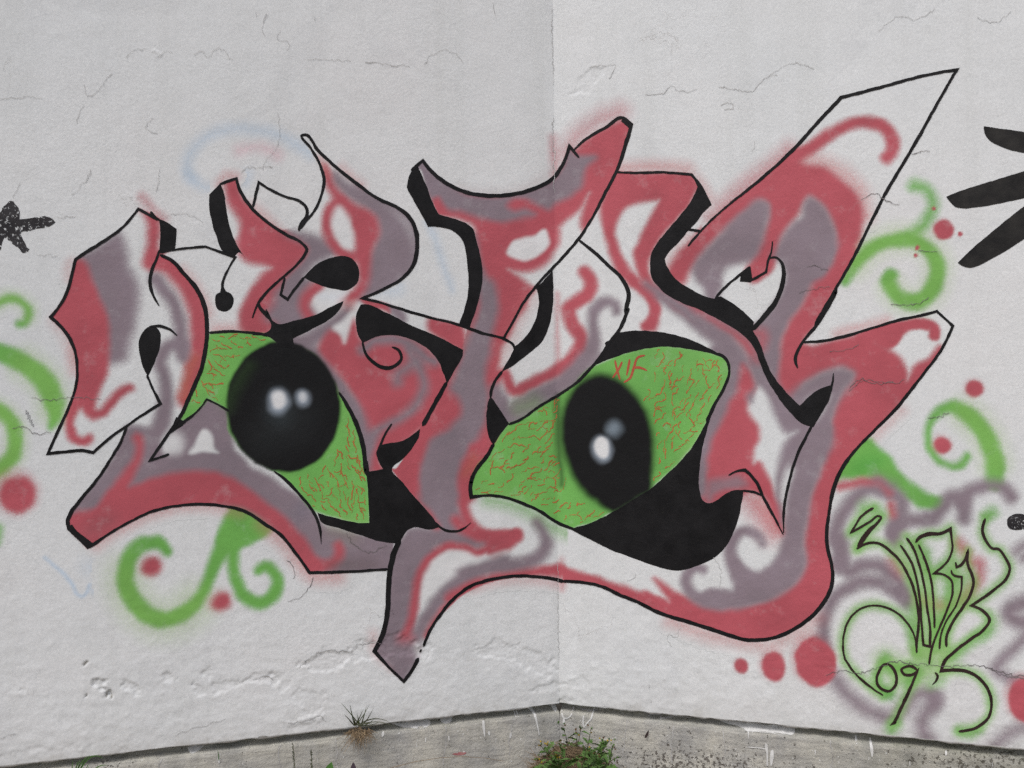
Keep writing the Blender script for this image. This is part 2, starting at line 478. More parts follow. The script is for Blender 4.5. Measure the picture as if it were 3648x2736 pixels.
def S(path, color, w=80, soft=14, k=1.0, clip=True, op='over'):
    return dict(t='s', p=path, c=color, w=w, soft=soft, k=k, clip=clip, op=op)
def F(path, color, soft=12, k=1.0, clip=True, op='over'):
    return dict(t='p', p=path, c=color, w=0, soft=soft, k=k, clip=clip, op=op)
def Ell(cx, cy, rx, ry, ang, color, soft=12, k=1.0, clip=True, op='over'):
    return dict(t='e', e=(cx, cy, rx, ry, ang), c=color, soft=soft, k=k, clip=clip, op=op)

SOFT = 1.4
def _prep(l):
    so = l['soft'] * (SOFT if 12 <= l['soft'] <= 26 else 1)
    if l['t'] == 's':
        P, W, _ = smooth(l['p'], False, 14.0, l['w']); m = W.max() / 2 + so
    elif l['t'] == 'p':
        P, W, _ = smooth(l['p'], True, 12.0); m = so
    else:
        cx, cy, rx, ry, an = l['e']
        th = np.linspace(0, 2 * np.pi, 41)[:-1]
        ex, ey = rx * np.cos(th), ry * np.sin(th)
        P = np.stack([cx + ex * math.cos(an) - ey * math.sin(an), cy + ex * math.sin(an) + ey * math.cos(an)], -1)
        W = None; m = so
    return l, P, W, P.min(0) - m - 6, P.max(0) + m + 6, so

def _inside(X, txt, edge):
    cp, _, _ = smooth(txt, True, 12.0)
    r = np.zeros(len(X))
    m = np.all((X > cp.min(0) - 10) & (X < cp.max(0) + 10), 1)
    if m.any(): r[m] = sstep((2 * edge - sd_poly(X[m], cp)) / (2 * edge))
    return r

def spray(name, layers, parent=None, lift=0.001, clip=None, mat=None, edge=3.0, under=(), avoid=(), only=False):
    """a film of spray paint on the wall, sampled finely so that its edges can thin out;
    'under' lists (layers, clip) of the paint it was sprayed over, which shows through where it is thin"""
    own = [_prep(l) for l in layers]
    lo = np.array([1e9, 1e9]); hi = -lo
    for l, P, W, a, b, so in own:
        lo = np.minimum(lo, a); hi = np.maximum(hi, b)
    if clip is not None:
        cp, _, _ = smooth(clip, True, 12.0)
        lo = np.minimum(lo, cp.min(0)); hi = np.maximum(hi, cp.max(0))
    xs = np.linspace(lo[0], hi[0], 24); ys = np.linspace(lo[1], hi[1], 24)
    bx = np.concatenate([np.stack([xs, np.full(24, lo[1])], -1), np.stack([xs, np.full(24, hi[1])], -1),
                         np.stack([np.full(24, lo[0]), ys], -1), np.stack([np.full(24, hi[0]), ys], -1)])
    w = to_wall(bx)
    i0, i1 = int(np.floor(w[:, 0].min() / GRID)) - 1, int(np.ceil(w[:, 0].max() / GRID)) + 1
    k0 = max(int(np.floor(w[:, 1].min() / GRID)) - 1, 1)
    nz = int(np.ceil(w[:, 1].max() / GRID)) - k0 + 2
    ss = np.arange(i0, i1 + 1) * GRID
    zz = (k0 + np.arange(nz)) * GRID
    Sg, Zg = np.meshgrid(ss, zz, indexing='ij')
    X = to_px(Sg.ravel(), Zg.ravel())
    n = len(X)
    jit = np.stack([vnoise(X[:, 0] * 0.03, X[:, 1] * 0.03) - 0.5, vnoise(X[:, 0] * 0.03 + 60, X[:, 1] * 0.03 + 9) - 0.5], -1) * 7
    Xj = X + jit
    A = np.zeros(n); C = np.zeros((n, 3)); C[:] = layers[0]['c']
    own_a = np.zeros(n)
    inside = _inside(X, clip, edge) if clip is not None else None

    def comp(prep, ins, track):
        for l, P, W, a, b, so in prep:
            m = np.all((Xj > a) & (Xj < b), 1)
            if not m.any(): continue
            q = Xj[m]
            sd = sd_stroke(q, P, W) if l['t'] == 's' else sd_poly(q, P)
            al = sstep((so - sd) / (2 * so)) * l['k']
            if ins is not None and l['clip']: al = al * ins[m]
            an = al + A[m] * (1 - al)
            wgt = np.where(an > 1e-6, al / np.maximum(an, 1e-6), 0)[:, None]
            C[m] = C[m] * (1 - wgt) + np.array(l['c']) * wgt
            A[m] = an
            if track: own_a[m] = np.maximum(own_a[m], al)
    for ul, uc in under:
        comp([_prep(l) for l in ul], _inside(X, uc, edge) if uc else None, False)
    comp(own, inside, True)
    keep = own_a > 0.006
    for av in avoid:
        keep &= _inside(X, av, 2.0) < 0.5
    if inside is not None: keep = (inside > 0.4) if only else (keep | (inside > 0.5))
    A = 1 - (1 - A) ** 1.8
    ns = len(ss)
    K = keep.reshape(ns, nz)
    cell = K[:-1, :-1] | K[1:, :-1] | K[:-1, 1:] | K[1:, 1:]
    ci, cj = np.nonzero(cell)
    idx = lambda i, j: i * nz + j
    quads = np.stack([idx(ci, cj), idx(ci + 1, cj), idx(ci + 1, cj + 1), idx(ci, cj + 1)], -1)
    used, inv = np.unique(quads, return_inverse=True)
    quads = inv.reshape(-1, 4)
    s_v, z_v = Sg.ravel()[used], Zg.ravel()[used]
    V = wall_point(s_v, z_v, relief(s_v, z_v) + lift)
    me = mesh_np(name, V, quads=quads, smooth_=True)
    at = me.attributes.new("paint", 'FLOAT_COLOR', 'POINT')
    at.data.foreach_set("color", np.concatenate([C[used], np.ones((len(used), 1))], 1).astype(np.float32).ravel())
    ac = me.attributes.new("cover", 'FLOAT', 'POINT')
    ac.data.foreach_set("value", A[used].astype(np.float32))
    return link(name, me, mat or MAT_SPRAY, parent)

_lift_n = [0]
def lines(name, strokes=(), solids=(), parent=None, mat=None, lift=0.003, rough=1.0, step=7.0):
    """solid strokes (ribbons) and filled shapes as one film"""
    Vs, Ts, Qs, base = [], [], [], 0
    for item in strokes:
        txt, w0 = item if isinstance(item, tuple) else (item, 26)
        P, W, C = smooth(txt, False, step, w0)
        if name == 'crack' and len(P) > 4:
            k_ = np.minimum(np.arange(len(P)), np.arange(len(P))[::-1])[:, None].clip(0, 3) / 3
            P = P + k_ * (np.stack([fbm(P[:, 0] * .11, P[:, 1] * .11, 3), fbm(P[:, 0] * .11 + 40, P[:, 1] * .11 + 9, 3)], -1) - .5) * 17
        if name == 'outline': W = W * 0.9
        dup = np.concatenate([[True], np.linalg.norm(np.diff(P, axis=0), axis=1) > 0.5])
        P, W = P[dup], W[dup]
        n = len(P)
        d = np.diff(P, axis=0); d /= np.linalg.norm(d, axis=1)[:, None]
        d0 = np.vstack([d[:1], d]); d1 = np.vstack([d, d[-1:]])
        n0 = np.stack([-d0[:, 1], d0[:, 0]], -1); n1 = np.stack([-d1[:, 1], d1[:, 0]], -1)
        mt = n0 + n1; ml = np.linalg.norm(mt, axis=1)
        mt = mt / np.maximum(ml, 1e-6)[:, None]
        cosh = np.clip(np.sum(mt * n1, 1), 0.42, 1)
        hw = W / 2 / cosh
        arc = np.concatenate([[0], np.cumsum(np.linalg.norm(np.diff(P, axis=0), axis=1))])
        sd_ = rng.random() * 200
        j1 = (fbm(arc * 0.05 + sd_, arc * 0 + 3.3, 3) - 0.5) * 4.2 * rough
        j2 = (fbm(arc * 0.05 + sd_, arc * 0 + 91.7, 3) - 0.5) * 4.2 * rough
        # rounded ends
        cap = np.minimum(1, np.sqrt(np.clip((np.minimum(arc, arc[-1] - arc) + 1.5) / np.maximum(W / 2, 1), 0, 1)))
        a = P + mt * (np.maximum(hw * cap + j1, 0.6))[:, None]; b = P - mt * (np.maximum(hw * cap + j2, 0.6))[:, None]
        c = P
        ext0 = P[0] - d[0] * W[0] * 0.25; ext1 = P[-1] + d[-1] * W[-1] * 0.25
        pts = np.concatenate([a, c, b, [ext0, ext1]])
        w = to_wall(pts)
        _lift_n[0] += 1
        lf = lift + (_lift_n[0] % 60) * 8e-6
        Vs.append(wall_point(w[:, 0], w[:, 1], relief(w[:, 0], w[:, 1]) + lf))
        i = np.arange(n - 1)
        Qs.append(np.stack([base + i, base + n + i, base + n + i + 1, base + i + 1], -1))
        Qs.append(np.stack([base + n + i, base + 2 * n + i, base + 2 * n + i + 1, base + n + i + 1], -1))
        Ts.append(np.array([[base + 3 * n, base + n, base], [base + 3 * n, base + 2 * n, base + n],
                            [base + 3 * n + 1, base + n - 1, base + 2 * n - 1], [base + 3 * n + 1, base + 2 * n - 1, base + 3 * n - 1]]))
        base += len(pts)
    for txt in solids:
        P, _, _ = smooth(txt, True, step)
        P = P + np.stack([fbm(P[:, 0] * 0.05, P[:, 1] * 0.05 + 7, 3) - 0.5, fbm(P[:, 0] * 0.05 + 50, P[:, 1] * 0.05, 3) - 0.5], -1) * 4 * rough
        lo, hi = P.min(0), P.max(0)
        gx, gy = np.meshgrid(np.arange(lo[0] + 9, hi[0], 16), np.arange(lo[1] + 9, hi[1], 16))
        q = np.stack([gx.ravel(), gy.ravel()], -1) + rng.normal(0, 0.6, (gx.size, 2))
        if len(q): q = q[sd_poly(q, P) < -6]
        allp = np.vstack([P, q]) if len(q) else P
        vco, _, fcs, _, _, _ = delaunay_2d_cdt([Vector(p) for p in allp], [], [list(range(len(P)))], 1, 1e-4)
        pp = np.array([(v[0], v[1]) for v in vco])
        w = to_wall(pp)
        _lift_n[0] += 1
        Vs.append(wall_point(w[:, 0], w[:, 1], relief(w[:, 0], w[:, 1]) + lift - 4e-4 + (_lift_n[0] % 60) * 5e-6))
        tr = []
        for f in fcs:
            for k in range(1, len(f) - 1): tr.append((base + f[0], base + f[k], base + f[k + 1]))
        # face the street
        tr = np.array(tr)
        p0, p1, p2 = pp[tr[:, 0] - base], pp[tr[:, 1] - base], pp[tr[:, 2] - base]
        cr = (p1[:, 0] - p0[:, 0]) * (p2[:, 1] - p0[:, 1]) - (p1[:, 1] - p0[:, 1]) * (p2[:, 0] - p0[:, 0])
        tr[cr > 0] = tr[cr > 0][:, ::-1]
        Ts.append(tr); base += len(pp)
    me = mesh_np(name, np.concatenate(Vs), np.concatenate(Qs) if Qs else None, np.concatenate(Ts) if Ts else None, True)
    return link(name, me, mat or MAT_BLACK, parent)

# ================================================================== SETTING
def mat_concrete():
    m, t, p = new_mat("rough_concrete", 0.85, 0.2)
    L = t.links.new
    geo = t.nodes.new("ShaderNodeNewGeometry"); pos = geo.outputs["Position"]
    mp = nn(t, "ShaderNodeMapping"); mp.inputs["Scale"].default_value = (3, 3, 30); L(pos, mp.inputs["Vector"])
    a = nn(t, "ShaderNodeTexNoise", Scale=3.0, Detail=8.0, Roughness=0.7); L(mp.outputs[0], a.inputs["Vector"])
    b = nn(t, "ShaderNodeTexNoise", Scale=6.0, Detail=6.0, Roughness=0.65); L(pos, b.inputs["Vector"])
    ra = ramp(t, a.outputs["Fac"], [(0.28, (0.33, 0.325, 0.315, 1)), (0.5, (0.48, 0.475, 0.452, 1)), (0.72, (0.58, 0.572, 0.54, 1))])
    rb = ramp(t, b.outputs["Fac"], [(0.33, (0.80, 0.80, 0.81, 1)), (0.62, (1.05, 1.03, 0.97, 1))])
    m1 = nn(t, "ShaderNodeMix", data_type='RGBA', blend_type='MULTIPLY'); m1.inputs[0].default_value = 1
    L(ra.outputs[0], m1.inputs["A"]); L(rb.outputs[0], m1.inputs["B"])
    mv = nn(t, "ShaderNodeMapping"); mv.inputs["Scale"].default_value = (11, 11, 1.2); L(pos, mv.inputs["Vector"])
    nv2 = nn(t, "ShaderNodeTexNoise", Scale=1.0, Detail=6.0, Roughness=0.68); L(mv.outputs[0], nv2.inputs["Vector"])
    rv = ramp(t, nv2.outputs["Fac"], [(0.34, (0.82, 0.82, 0.81, 1)), (0.52, g(1.0)), (0.72, (1.06, 1.05, 1.03, 1))])
    mvx = nn(t, "ShaderNodeMix", data_type='RGBA', blend_type='MULTIPLY'); mvx.inputs[0].default_value = 1
    L(m1.outputs["Result"], mvx.inputs["A"]); L(rv.outputs[0], mvx.inputs["B"]); m1 = mvx
    # fine white overspray specks
    v = nn(t, "ShaderNodeTexVoronoi", feature='F1', Scale=42.0); L(pos, v.inputs["Vector"])
    sp = nn(t, "ShaderNodeSeparateColor"); L(v.outputs["Color"], sp.inputs[0])
    sz = nn(t, "ShaderNodeMath", operation='MULTIPLY'); L(sp.outputs[0], sz.inputs[0]); sz.inputs[1].default_value = 0.16
    lt = nn(t, "ShaderNodeMath", operation='LESS_THAN'); L(v.outputs["Distance"], lt.inputs[0]); L(sz.outputs[0], lt.inputs[1])
    pick = nn(t, "ShaderNodeMath", operation='GREATER_THAN'); L(sp.outputs[1], pick.inputs[0]); pick.inputs[1].default_value = 0.55
    mu = nn(t, "ShaderNodeMath", operation='MULTIPLY'); L(lt.outputs[0], mu.inputs[0]); L(pick.outputs[0], mu.inputs[1])
    m2 = nn(t, "ShaderNodeMix", data_type='RGBA'); L(mu.outputs[0], m2.inputs[0]); L(m1.outputs["Result"], m2.inputs["A"])
    m2.inputs["B"].default_value = (0.68, 0.68, 0.66, 1)
    # dark flecks where pitted, dark green under the lip, algal growth at right
    at = nn(t, "ShaderNodeAttribute", attribute_name="pitted")
    n = nn(t, "ShaderNodeTexNoise", Scale=75.0, Detail=4.0, Roughness=0.6); L(pos, n.inputs["Vector"])
    ad = nn(t, "ShaderNodeMath", operation='MULTIPLY_ADD'); L(at.outputs["Fac"], ad.inputs[0]); ad.inputs[1].default_value = 0.22; L(n.outputs["Fac"], ad.inputs[2])
    rp = ramp(t, ad.outputs[0], [(0.66, g(0)), (0.72, g(0.9))])
    m3 = nn(t, "ShaderNodeMix", data_type='RGBA'); L(rp.outputs[0], m3.inputs[0]); L(m2.outputs["Result"], m3.inputs["A"])
    m3.inputs["B"].default_value = (0.125, 0.11, 0.098, 1)
    al = nn(t, "ShaderNodeAttribute", attribute_name="dark_green")
    n5 = nn(t, "ShaderNodeTexNoise", Scale=11.0, Detail=5.0); L(pos, n5.inputs["Vector"])
    am = nn(t, "ShaderNodeMath", operation='MULTIPLY', use_clamp=True); L(al.outputs["Fac"], am.inputs[0]); L(n5.outputs["Fac"], am.inputs[1])
    m4 = nn(t, "ShaderNodeMix", data_type='RGBA'); L(am.outputs[0], m4.inputs[0]); L(m3.outputs["Result"], m4.inputs["A"])
    m4.inputs["B"].default_value = (0.11, 0.12, 0.075, 1)
    L(m4.outputs["Result"], p.inputs["Base Color"])
    bn = nn(t, "ShaderNodeTexNoise", Scale=85.0, Detail=5.0, Roughness=0.65); L(pos, bn.inputs["Vector"])
    hh = nn(t, "ShaderNodeMath", operation='MULTIPLY_ADD'); L(rp.outputs[0], hh.inputs[0]); hh.inputs[1].default_value = -0.7; L(bn.outputs["Fac"], hh.inputs[2])
    bp = nn(t, "ShaderNodeBump", Strength=0.9, Distance=0.004); L(hh.outputs[0], bp.inputs["Height"])
    L(bp.outputs[0], p.inputs["Normal"])
    return m
MAT_CONC = mat_concrete()

def simple_mat(name, c0, c1, scale=20.0, rough=0.8, bump=0.0):
    m, t, p = new_mat(name, rough, 0.25)
    L = t.links.new
    geo = t.nodes.new("ShaderNodeNewGeometry")
    n = nn(t, "ShaderNodeTexNoise", Scale=scale, Detail=5.0, Roughness=0.65); L(geo.outputs["Position"], n.inputs["Vector"])
    r = ramp(t, n.outputs["Fac"], [(0.33, c0), (0.67, c1)])
    L(r.outputs[0], p.inputs["Base Color"])
    if bump:
        b = nn(t, "ShaderNodeBump", Strength=0.8, Distance=bump); L(n.outputs["Fac"], b.inputs["Height"]); L(b.outputs[0], p.inputs["Normal"])
    return m
MAT_SOIL = simple_mat("dry_soil", (0.10, 0.08, 0.055, 1), (0.22, 0.18, 0.13, 1), 14, 0.95, 0.02)
MAT_WHITEDRIP = simple_mat("spilt_white_paint", (0.58, 0.58, 0.57, 1), (0.74, 0.74, 0.73, 1), 60, 0.6)
MAT_SMEAR = simple_mat("pink_smear", (0.42, 0.14, 0.15, 1), (0.40, 0.22, 0.21, 1), 60, 0.6)
MAT_CRACK = simple_mat("open_crack", (0.30, 0.29, 0.285, 1), (0.66, 0.655, 0.65, 1), 26, 0.95)
MAT_DARKCRACK = simple_mat("crack_in_paint", (0.13, 0.115, 0.115, 1), (0.25, 0.23, 0.23, 1), 26, 0.95)
MAT_FINE = simple_mat("fine_crack", (0.40, 0.395, 0.39, 1), (0.72, 0.72, 0.72, 1), 20, 0.95)

def make_wall(side):
    sg = -1 if side == 'L' else 1
    a = np.concatenate([np.arange(0, 420) * GRID, np.arange(2.50, 5.0, 0.08), [5.0]])
    if sg < 0: a = a[::-1]                     # s always grows to the right
    z = np.concatenate([np.arange(0, 586) * GRID, np.arange(3.45, 4.2, 0.06), [4.2]])
    Sg, Zg = np.meshgrid(sg * a, z, indexing='ij')
    Sg[np.abs(Sg) < 1e-6] = sg * 1e-7
    H, B = relief(Sg, Zg, True)
    Zj = Zg + (fbm(Sg * 20, Sg * 0 + 5, 4) - 0.5) * 0.014 * (Zg < 1e-6)
    if side == 'R':   # the chipped foot of the corner
        Zj = Zj + 0.004 * np.clip(1 - Sg / 0.08, 0, 1) * np.clip(1 - Zg / 0.03, 0, 1)
    V = wall_point(Sg.ravel(), Zj.ravel(), H.ravel())
    na, nz = len(a), len(z)
    i, j = np.meshgrid(np.arange(na - 1), np.arange(nz - 1), indexing='ij')
    i, j = i.ravel(), j.ravel()
    q = np.stack([i * nz + j, (i + 1) * nz + j, (i + 1) * nz + j + 1, i * nz + j + 1], -1)
    # thickness: underside, top, far end and back
    nv = len(V)
    ca = np.array([0, 120, 240, 360, len(a) - 1])
    T = 0.22
    bot = np.arange(na) * nz; top = bot + nz - 1
    Vb = wall_point(sg * np.maximum(a, 1e-7), np.full(na, 0.004), np.full(na, -T))
    Vt = wall_point(sg * np.maximum(a, 1e-7), np.full(na, 4.2), np.full(na, -T))
    k = np.arange(na - 1)
    ub = np.stack([bot[k], nv + k, nv + k + 1, bot[k + 1]], -1)
    ut = np.stack([top[k + 1], nv + na + k + 1, nv + na + k, top[k]], -1)
    bk = np.stack([nv + k, nv + na + k, nv + na + k + 1, nv + k + 1], -1)
    e_ = -1 if sg > 0 else 0
    en = na - 1 if sg > 0 else 0
    end = np.array([[bot[e_], nv + en, nv + na + en, top[e_]]])
    if sg < 0: end = end[:, ::-1]
    ex = np.concatenate([ub, ut, bk, end])
    me = mesh_np("plastered_wall", np.concatenate([V, Vb, Vt]), quads=np.concatenate([q, ex]))
    sm = np.zeros(len(me.polygons), bool); sm[:len(q)] = True
    me.polygons.foreach_set("use_smooth", sm)
    at = me.attributes.new("bare", 'FLOAT', 'POINT')
    bv = np.zeros(len(me.vertices), np.float32); bv[:nv] = B.ravel()
    if side == 'R':
        chip = sstep((0.050 - Sg * .8 - Zg * 1.5) / 0.02) * 0.45
        bv[:nv] = np.maximum(bv[:nv], chip.ravel())
    bv[nv:] = 1
    at.data.foreach_set("value", bv)
    w = link("plastered_wall", me, MAT_WALL)
    # footing
    a2 = np.concatenate([np.arange(0, 2.42, 0.008), np.arange(2.42, 5.0, 0.08), [5.0]])
    z2 = -np.concatenate([np.arange(0.001, 0.06, 0.004), np.arange(0.06, 0.36, 0.009)])
    Sg, Zg = np.meshgrid(sg * np.maximum(a2, 1e-7), z2, indexing='ij')
    H = relief(Sg, Zg)
    px = to_px(Sg, Zg)
    pit = 0.7 * np.exp(-((px[..., 0] - 2480) / 330) ** 2 - ((px[..., 1] - 2740) / 85) ** 2) + 0.55 * sstep((px[..., 0] - 2950) / 500) * sstep((px[..., 1] - 2640) / 60) \
        + 0.30 * np.exp(-((px[..., 0] - 330) / 120) ** 2)
    dark_grn = np.clip(1 + Zg / 0.05, 0, 1) * 1.2 + 0.45 * sstep((px[..., 0] - 2700) / 600)  # dark green fading down from the lip, plus algal growth at right
    H = H - 0.004 * pit * (fbm(Sg * 60, Zg * 60, 2) > 0.55)
    V = wall_point(Sg.ravel(), Zg.ravel(), H.ravel())
    n1, n2 = Sg.shape
    i, j = np.meshgrid(np.arange(n1 - 1), np.arange(n2 - 1), indexing='ij'); i, j = i.ravel(), j.ravel()
    q = np.stack([i * n2 + j + 1, (i + 1) * n2 + j + 1, (i + 1) * n2 + j, i * n2 + j], -1)
    if sg < 0: q = q[:, ::-1]
    nv = len(V)
    Vt = wall_point(sg * np.maximum(a2, 1e-7), np.full(n1, -0.001), np.full(n1, -0.2))
    k = np.arange(n1 - 1)
    cap = np.stack([k * n2, (k + 1) * n2, nv + k + 1, nv + k], -1)
    if sg < 0: cap = cap[:, ::-1]
    me = mesh_np("footing", np.concatenate([V, Vt]), quads=np.concatenate([q, cap]), smooth_=True)
    for nm, arr in (("pitted", pit), ("dark_green", dark_grn)):
        at = me.attributes.new(nm, 'FLOAT', 'POINT')
        v = np.zeros(len(me.vertices), np.float32); v[:nv] = arr.ravel()
        at.data.foreach_set("value", v)
    f = link("footing", me, MAT_CONC, w)
    return w, f

wall_l, foot_l = make_wall('L')
tag(wall_l, "greyer white plastered wall left of the inner corner with flaking skin near its foot", "wall")
wall_r, foot_r = make_wall('R')
tag(wall_r, "brighter white plastered wall right of the inner corner with smooth plaster", "wall")

gv = [(-30, -30, 0), (30, -30, 0), (30, 30, 0), (-30, 30, 0)]
tag(link("ground", mesh_np("ground", gv, quads=[[0, 1, 2, 3]]), MAT_SOIL), kind='structure')

# spilt white paint and cracks on the footings
def drips(side):
    st = []
    lo, hi = (60, 1985) if side == 'L' else (2000, 3640)
    n = 60
    for i in range(n):
        x = lo + (hi - lo) * random.random()
        top = to_px(*( (to_wall([(x, 2560)])[0][0]), -0.045))[1]
        y = top + 12 + random.random() ** 1.3 * 190
        ln = random.choice([1, 1, 2, 2, 3, 5, 9, 16])
        w = random.choice([4, 5, 6, 7, 9, 13])
        st.append((f"S {x:.1f},{y:.1f} {x + random.uniform(-2, 2):.1f},{y + ln:.1f}", w))
    return st
splL = drips('L') + [("Q 1820,1290:16 1822,1350:20 1828,1410:8", 16), ("Q 1860,1370:20 1866,1400:14", 18), ("Q 2080,1235:10 2078,1260:8", 9), ("Q 2098,1232 2096,1260", 9),
                     ("R 195,1215:10 225,1220:24 240,1260:18 255,1330:9 268,1400:5", 10), ("Q 1030,1380:26 1022,1412:20", 24), ("Q 2035,1385:18 2030,1420:16", 16),
                     ("P 1720,1570:18 1726,1620:14", 16), ("R 415,1170:9 420,1210:14", 10)]
splR = drips('R') + [("R 440,1215 470,1270:14 515,1250:10 522,1200:7", 10), ("R 460,1270:22 462,1320:8", 16), ("R 615,1250:8 612,1290:12 620,1340:10", 10),
                     ("R 685,1210:8 675,1270:12 640,1310:10 620,1340:6", 10), ("R 1915,1365:14 1916,1425:6", 12), ("R 2055,1470:26 2062,1530:14 2065,1640:10", 18),
                     ("R 2105,1520:22 2100,1580:30 2095,1640:12", 18), ("R 1900,1495:5 1990,1500:6 2050,1510:9", 6), ("M 890,1515:24 895,1550:12", 16), ("M 1005,1530:16 1012,1600:26 1015,1650:10", 16),
                     ("M 1600,1610:22 1598,1640:10", 16), ("M 180,1560:22 190,1640:12", 18)]
lines("paint_splatter", splL, ["Q 1080,1330 1150,1335 1240,1318 1330,1312 1400,1300 1415,1312 1360,1345 1260,1352 1150,1350", "Q 1485,1295 1540,1282 1600,1280 1590,1295 1530,1318 1495,1312",
                               "P 1470,1535 1530,1515 1600,1518 1560,1540 1490,1550", "Q 40,1412 100,1400 130,1420 80,1450 30,1440"], foot_l, MAT_WHITEDRIP, 0.0016, 0.7)
lines("paint_splatter", splR, ["R 1680,1318 1760,1310 1900,1330 2050,1352 2212,1362 2212,1384 2050,1378 1900,1362 1780,1340", "M 0,1402 120,1420 250,1442 400,1440 410,1462 250,1466 120,1458 0,1430",
                               "R 390,1165 420,1205 400,1225 385,1195"], foot_r, MAT_WHITEDRIP, 0.0016, 0.7)
lines("pink_smear", [], ["Q 1570,1548 1640,1535 1685,1538 1660,1555 1610,1558"], foot_l, MAT_SMEAR, 0.0016)
def vcracks(xs):
    o = []
    for x in xs:
        y = to_px(to_wall([(x, 2560)])[0][0], -0.04)[1]
        p = [f"S {x},{y:.0f}"]
        for k in range(1, 6):
            y += random.uniform(18, 34); x += random.uniform(-9, 6); p.append(f"{x:.0f},{y:.0f}")
        o.append((" ".join(p), random.uniform(3.5, 6)))
    return o
lines("crack", vcracks([577, 1000, 1195, 1590, 1830]) + [("R 250,1195:5 320,1180:8 380,1195:4", 5), ("P 1090,1560:8 1200,1545:5 1350,1530:4", 6)], [], foot_l, MAT_CRACK, 0.0012)
lines("crack", vcracks([2235, 2400, 2575, 2960]) + [("R 540,1205:4 640,1215:8 740,1222:4", 5), ("R 1080,1255:4 1200,1275:8 1380,1285:5 1560,1300:4", 5), ("R 1900,1325:3 2000,1335:6 2212,1350:4", 5)], [], foot_r, MAT_CRACK, 0.0012)

# cracks traced on the plaster
wcr_l = [("A 1255,0:4 1245,100:7 1228,180:4", 5), ("A 715,10:3 690,80 640,120 620,180 560,200:3", 3.5), ("A 100,230:3 140,150 160,115:3", 3), ("A 290,680:4 360,680 450,690:3", 4), ("A 455,385:4 530,378 605,376:3", 4),
         ("A 1340,360:3 1440,355 1520,370 1600,430:3", 3), ("Q 0,960:6 100,940 160,960:5", 6), ("Q 960,670:8 830,690 765,745:7 690,735 560,740 455,790 400,840 345,875:5", 8), ("Q 275,1295:9 400,1280 500,1248:6 520,1248:9 575,1285:6", 8),
         ("P 1380,1400:4 1500,1350 1650,1310 1780,1265:5", 6), ("P 0,1425:3 60,1400 120,1385:5", 4), ("B 640,0:3 650,200 600,320 550,370 520,450:3", 3), ("B 355,470:5 440,430 470,440 530,430 600,430:4", 5),
         ("I 960,770:4 1000,840 1130,920 1240,890 1280,870:3", 4), ("I 490,990:5 540,1040 560,1100 540,1130:4", 5), ("I 700,1120:3 650,1230 580,1290 500,1310:3", 4), ("C 250,370:3 420,385 560,370 800,380:3", 3), ("C 100,610:3 200,600 280,650 400,640:3", 3),
         ("S 450,205:3 480,180 520,172", 3), ("S 560,205:3 600,180 615,188", 3), ("S 690,195:3 720,185 735,205 760,180 790,172 815,205 830,212", 3.5), ("S 1095,212:3 1180,214 1250,218", 4), ("S 1300,222:3 1460,238:4", 3.5), ("S 300,300:3 315,340 350,320 380,280 400,262", 3), ("S 0,352:3 100,345 150,350", 2.5), ("S 300,375:3 280,400 275,440", 2.5), ("S 1510,230:3 1570,180 1620,190 1650,225", 3.5),
         ("S 935,80:5 955,55:3", 5), ("S 545,420:3 520,455 560,475", 3), ("S 1755,10:4 1765,60:3", 5), ("S 950,50:4 935,95 945,130:5", 4), ("S 1000,110:3 985,140 1030,150 1020,180", 3), ("S 1120,60:5 1122,78:3", 6), ("S 912,45:4 914,58:3", 5)]
wcr_l += [("S 1966,30:4 1968,180:6 1970,300:3", 4), ("S 1971,420:5 1974,600:7 1976,690:4", 5), ("S 1986,2010:4 1989,2200:6 1990,2350:4", 5)]
wcr_r = [("M 650,1010:4 780,970 920,985 1100,930:5 1200,895 1300,910 1450,920:4 1600,935 1800,925 1950,950:6 2100,1000 2212,1010:5", 5), ("M 1950,960:6 2100,1020 2212,1030:4", 5), ("L 840,290:3 920,220 980,240 1040,260 1180,240:3", 4), ("L 1455,530:3 1550,515 1620,490:3", 4),
         ("N 1160,1510:4 1300,1515 1400,1500 1460,1460:4", 4), ("N 1380,1090:4 1530,1100:3", 4), ("N 930,690:3 1050,640 1130,700 1230,730:3", 3), ("N 1330,330:3 1400,315 1470,310", 3), ("G 580,130:3 700,150 830,160 960,50:5 1040,40", 4), ("G 0,190:3 150,170 200,120 260,160 320,170 400,150", 3), ("G 590,280:4 680,265 690,290 620,310", 4), ("G 860,560:4 840,640", 4),
         ("R 1380,520:3 1340,620 1290,600 1310,700", 3), ("R 1690,230:3 1700,90 1640,0", 3), ("R 960,180:3 1020,150 1030,130", 4), ("H 1270,110:4 1320,100 1400,130 1440,135", 4), ("H 1210,320:3 1300,290 1450,270", 3), ("H 1450,780:3 1560,770 1680,720", 3), ("H 1600,1090:3 1750,1000 1900,1030 2040,1000", 3),
         ("S 2100,240:3 2190,240 2170,280:5", 4), ("S 3130,110:3 3210,60 3260,70 3330,30", 3), ("S 3480,60:3 3540,80 3600,40", 3), ("S 2740,270:3 2830,225 2900,245", 4), ("R 1135,1000:5 1137,1025:4", 5), ("R 1150,1120:4 1150,1140", 4), ("R 905,1240:4 760,1165 700,1175", 4)]
def thin(cs): return [(re.sub(r':([\d.]+)', lambda m: ':%.2f' % (float(m.group(1)) * .72), p), w * .72) for p, w in cs]
DK = ("H", "I", "C", "N", "L", "M")
lines("crack", thin([c for c in wcr_l if c[0][0] not in DK]), [], wall_l, MAT_FINE, 0.0021, 0.9, 5.0)
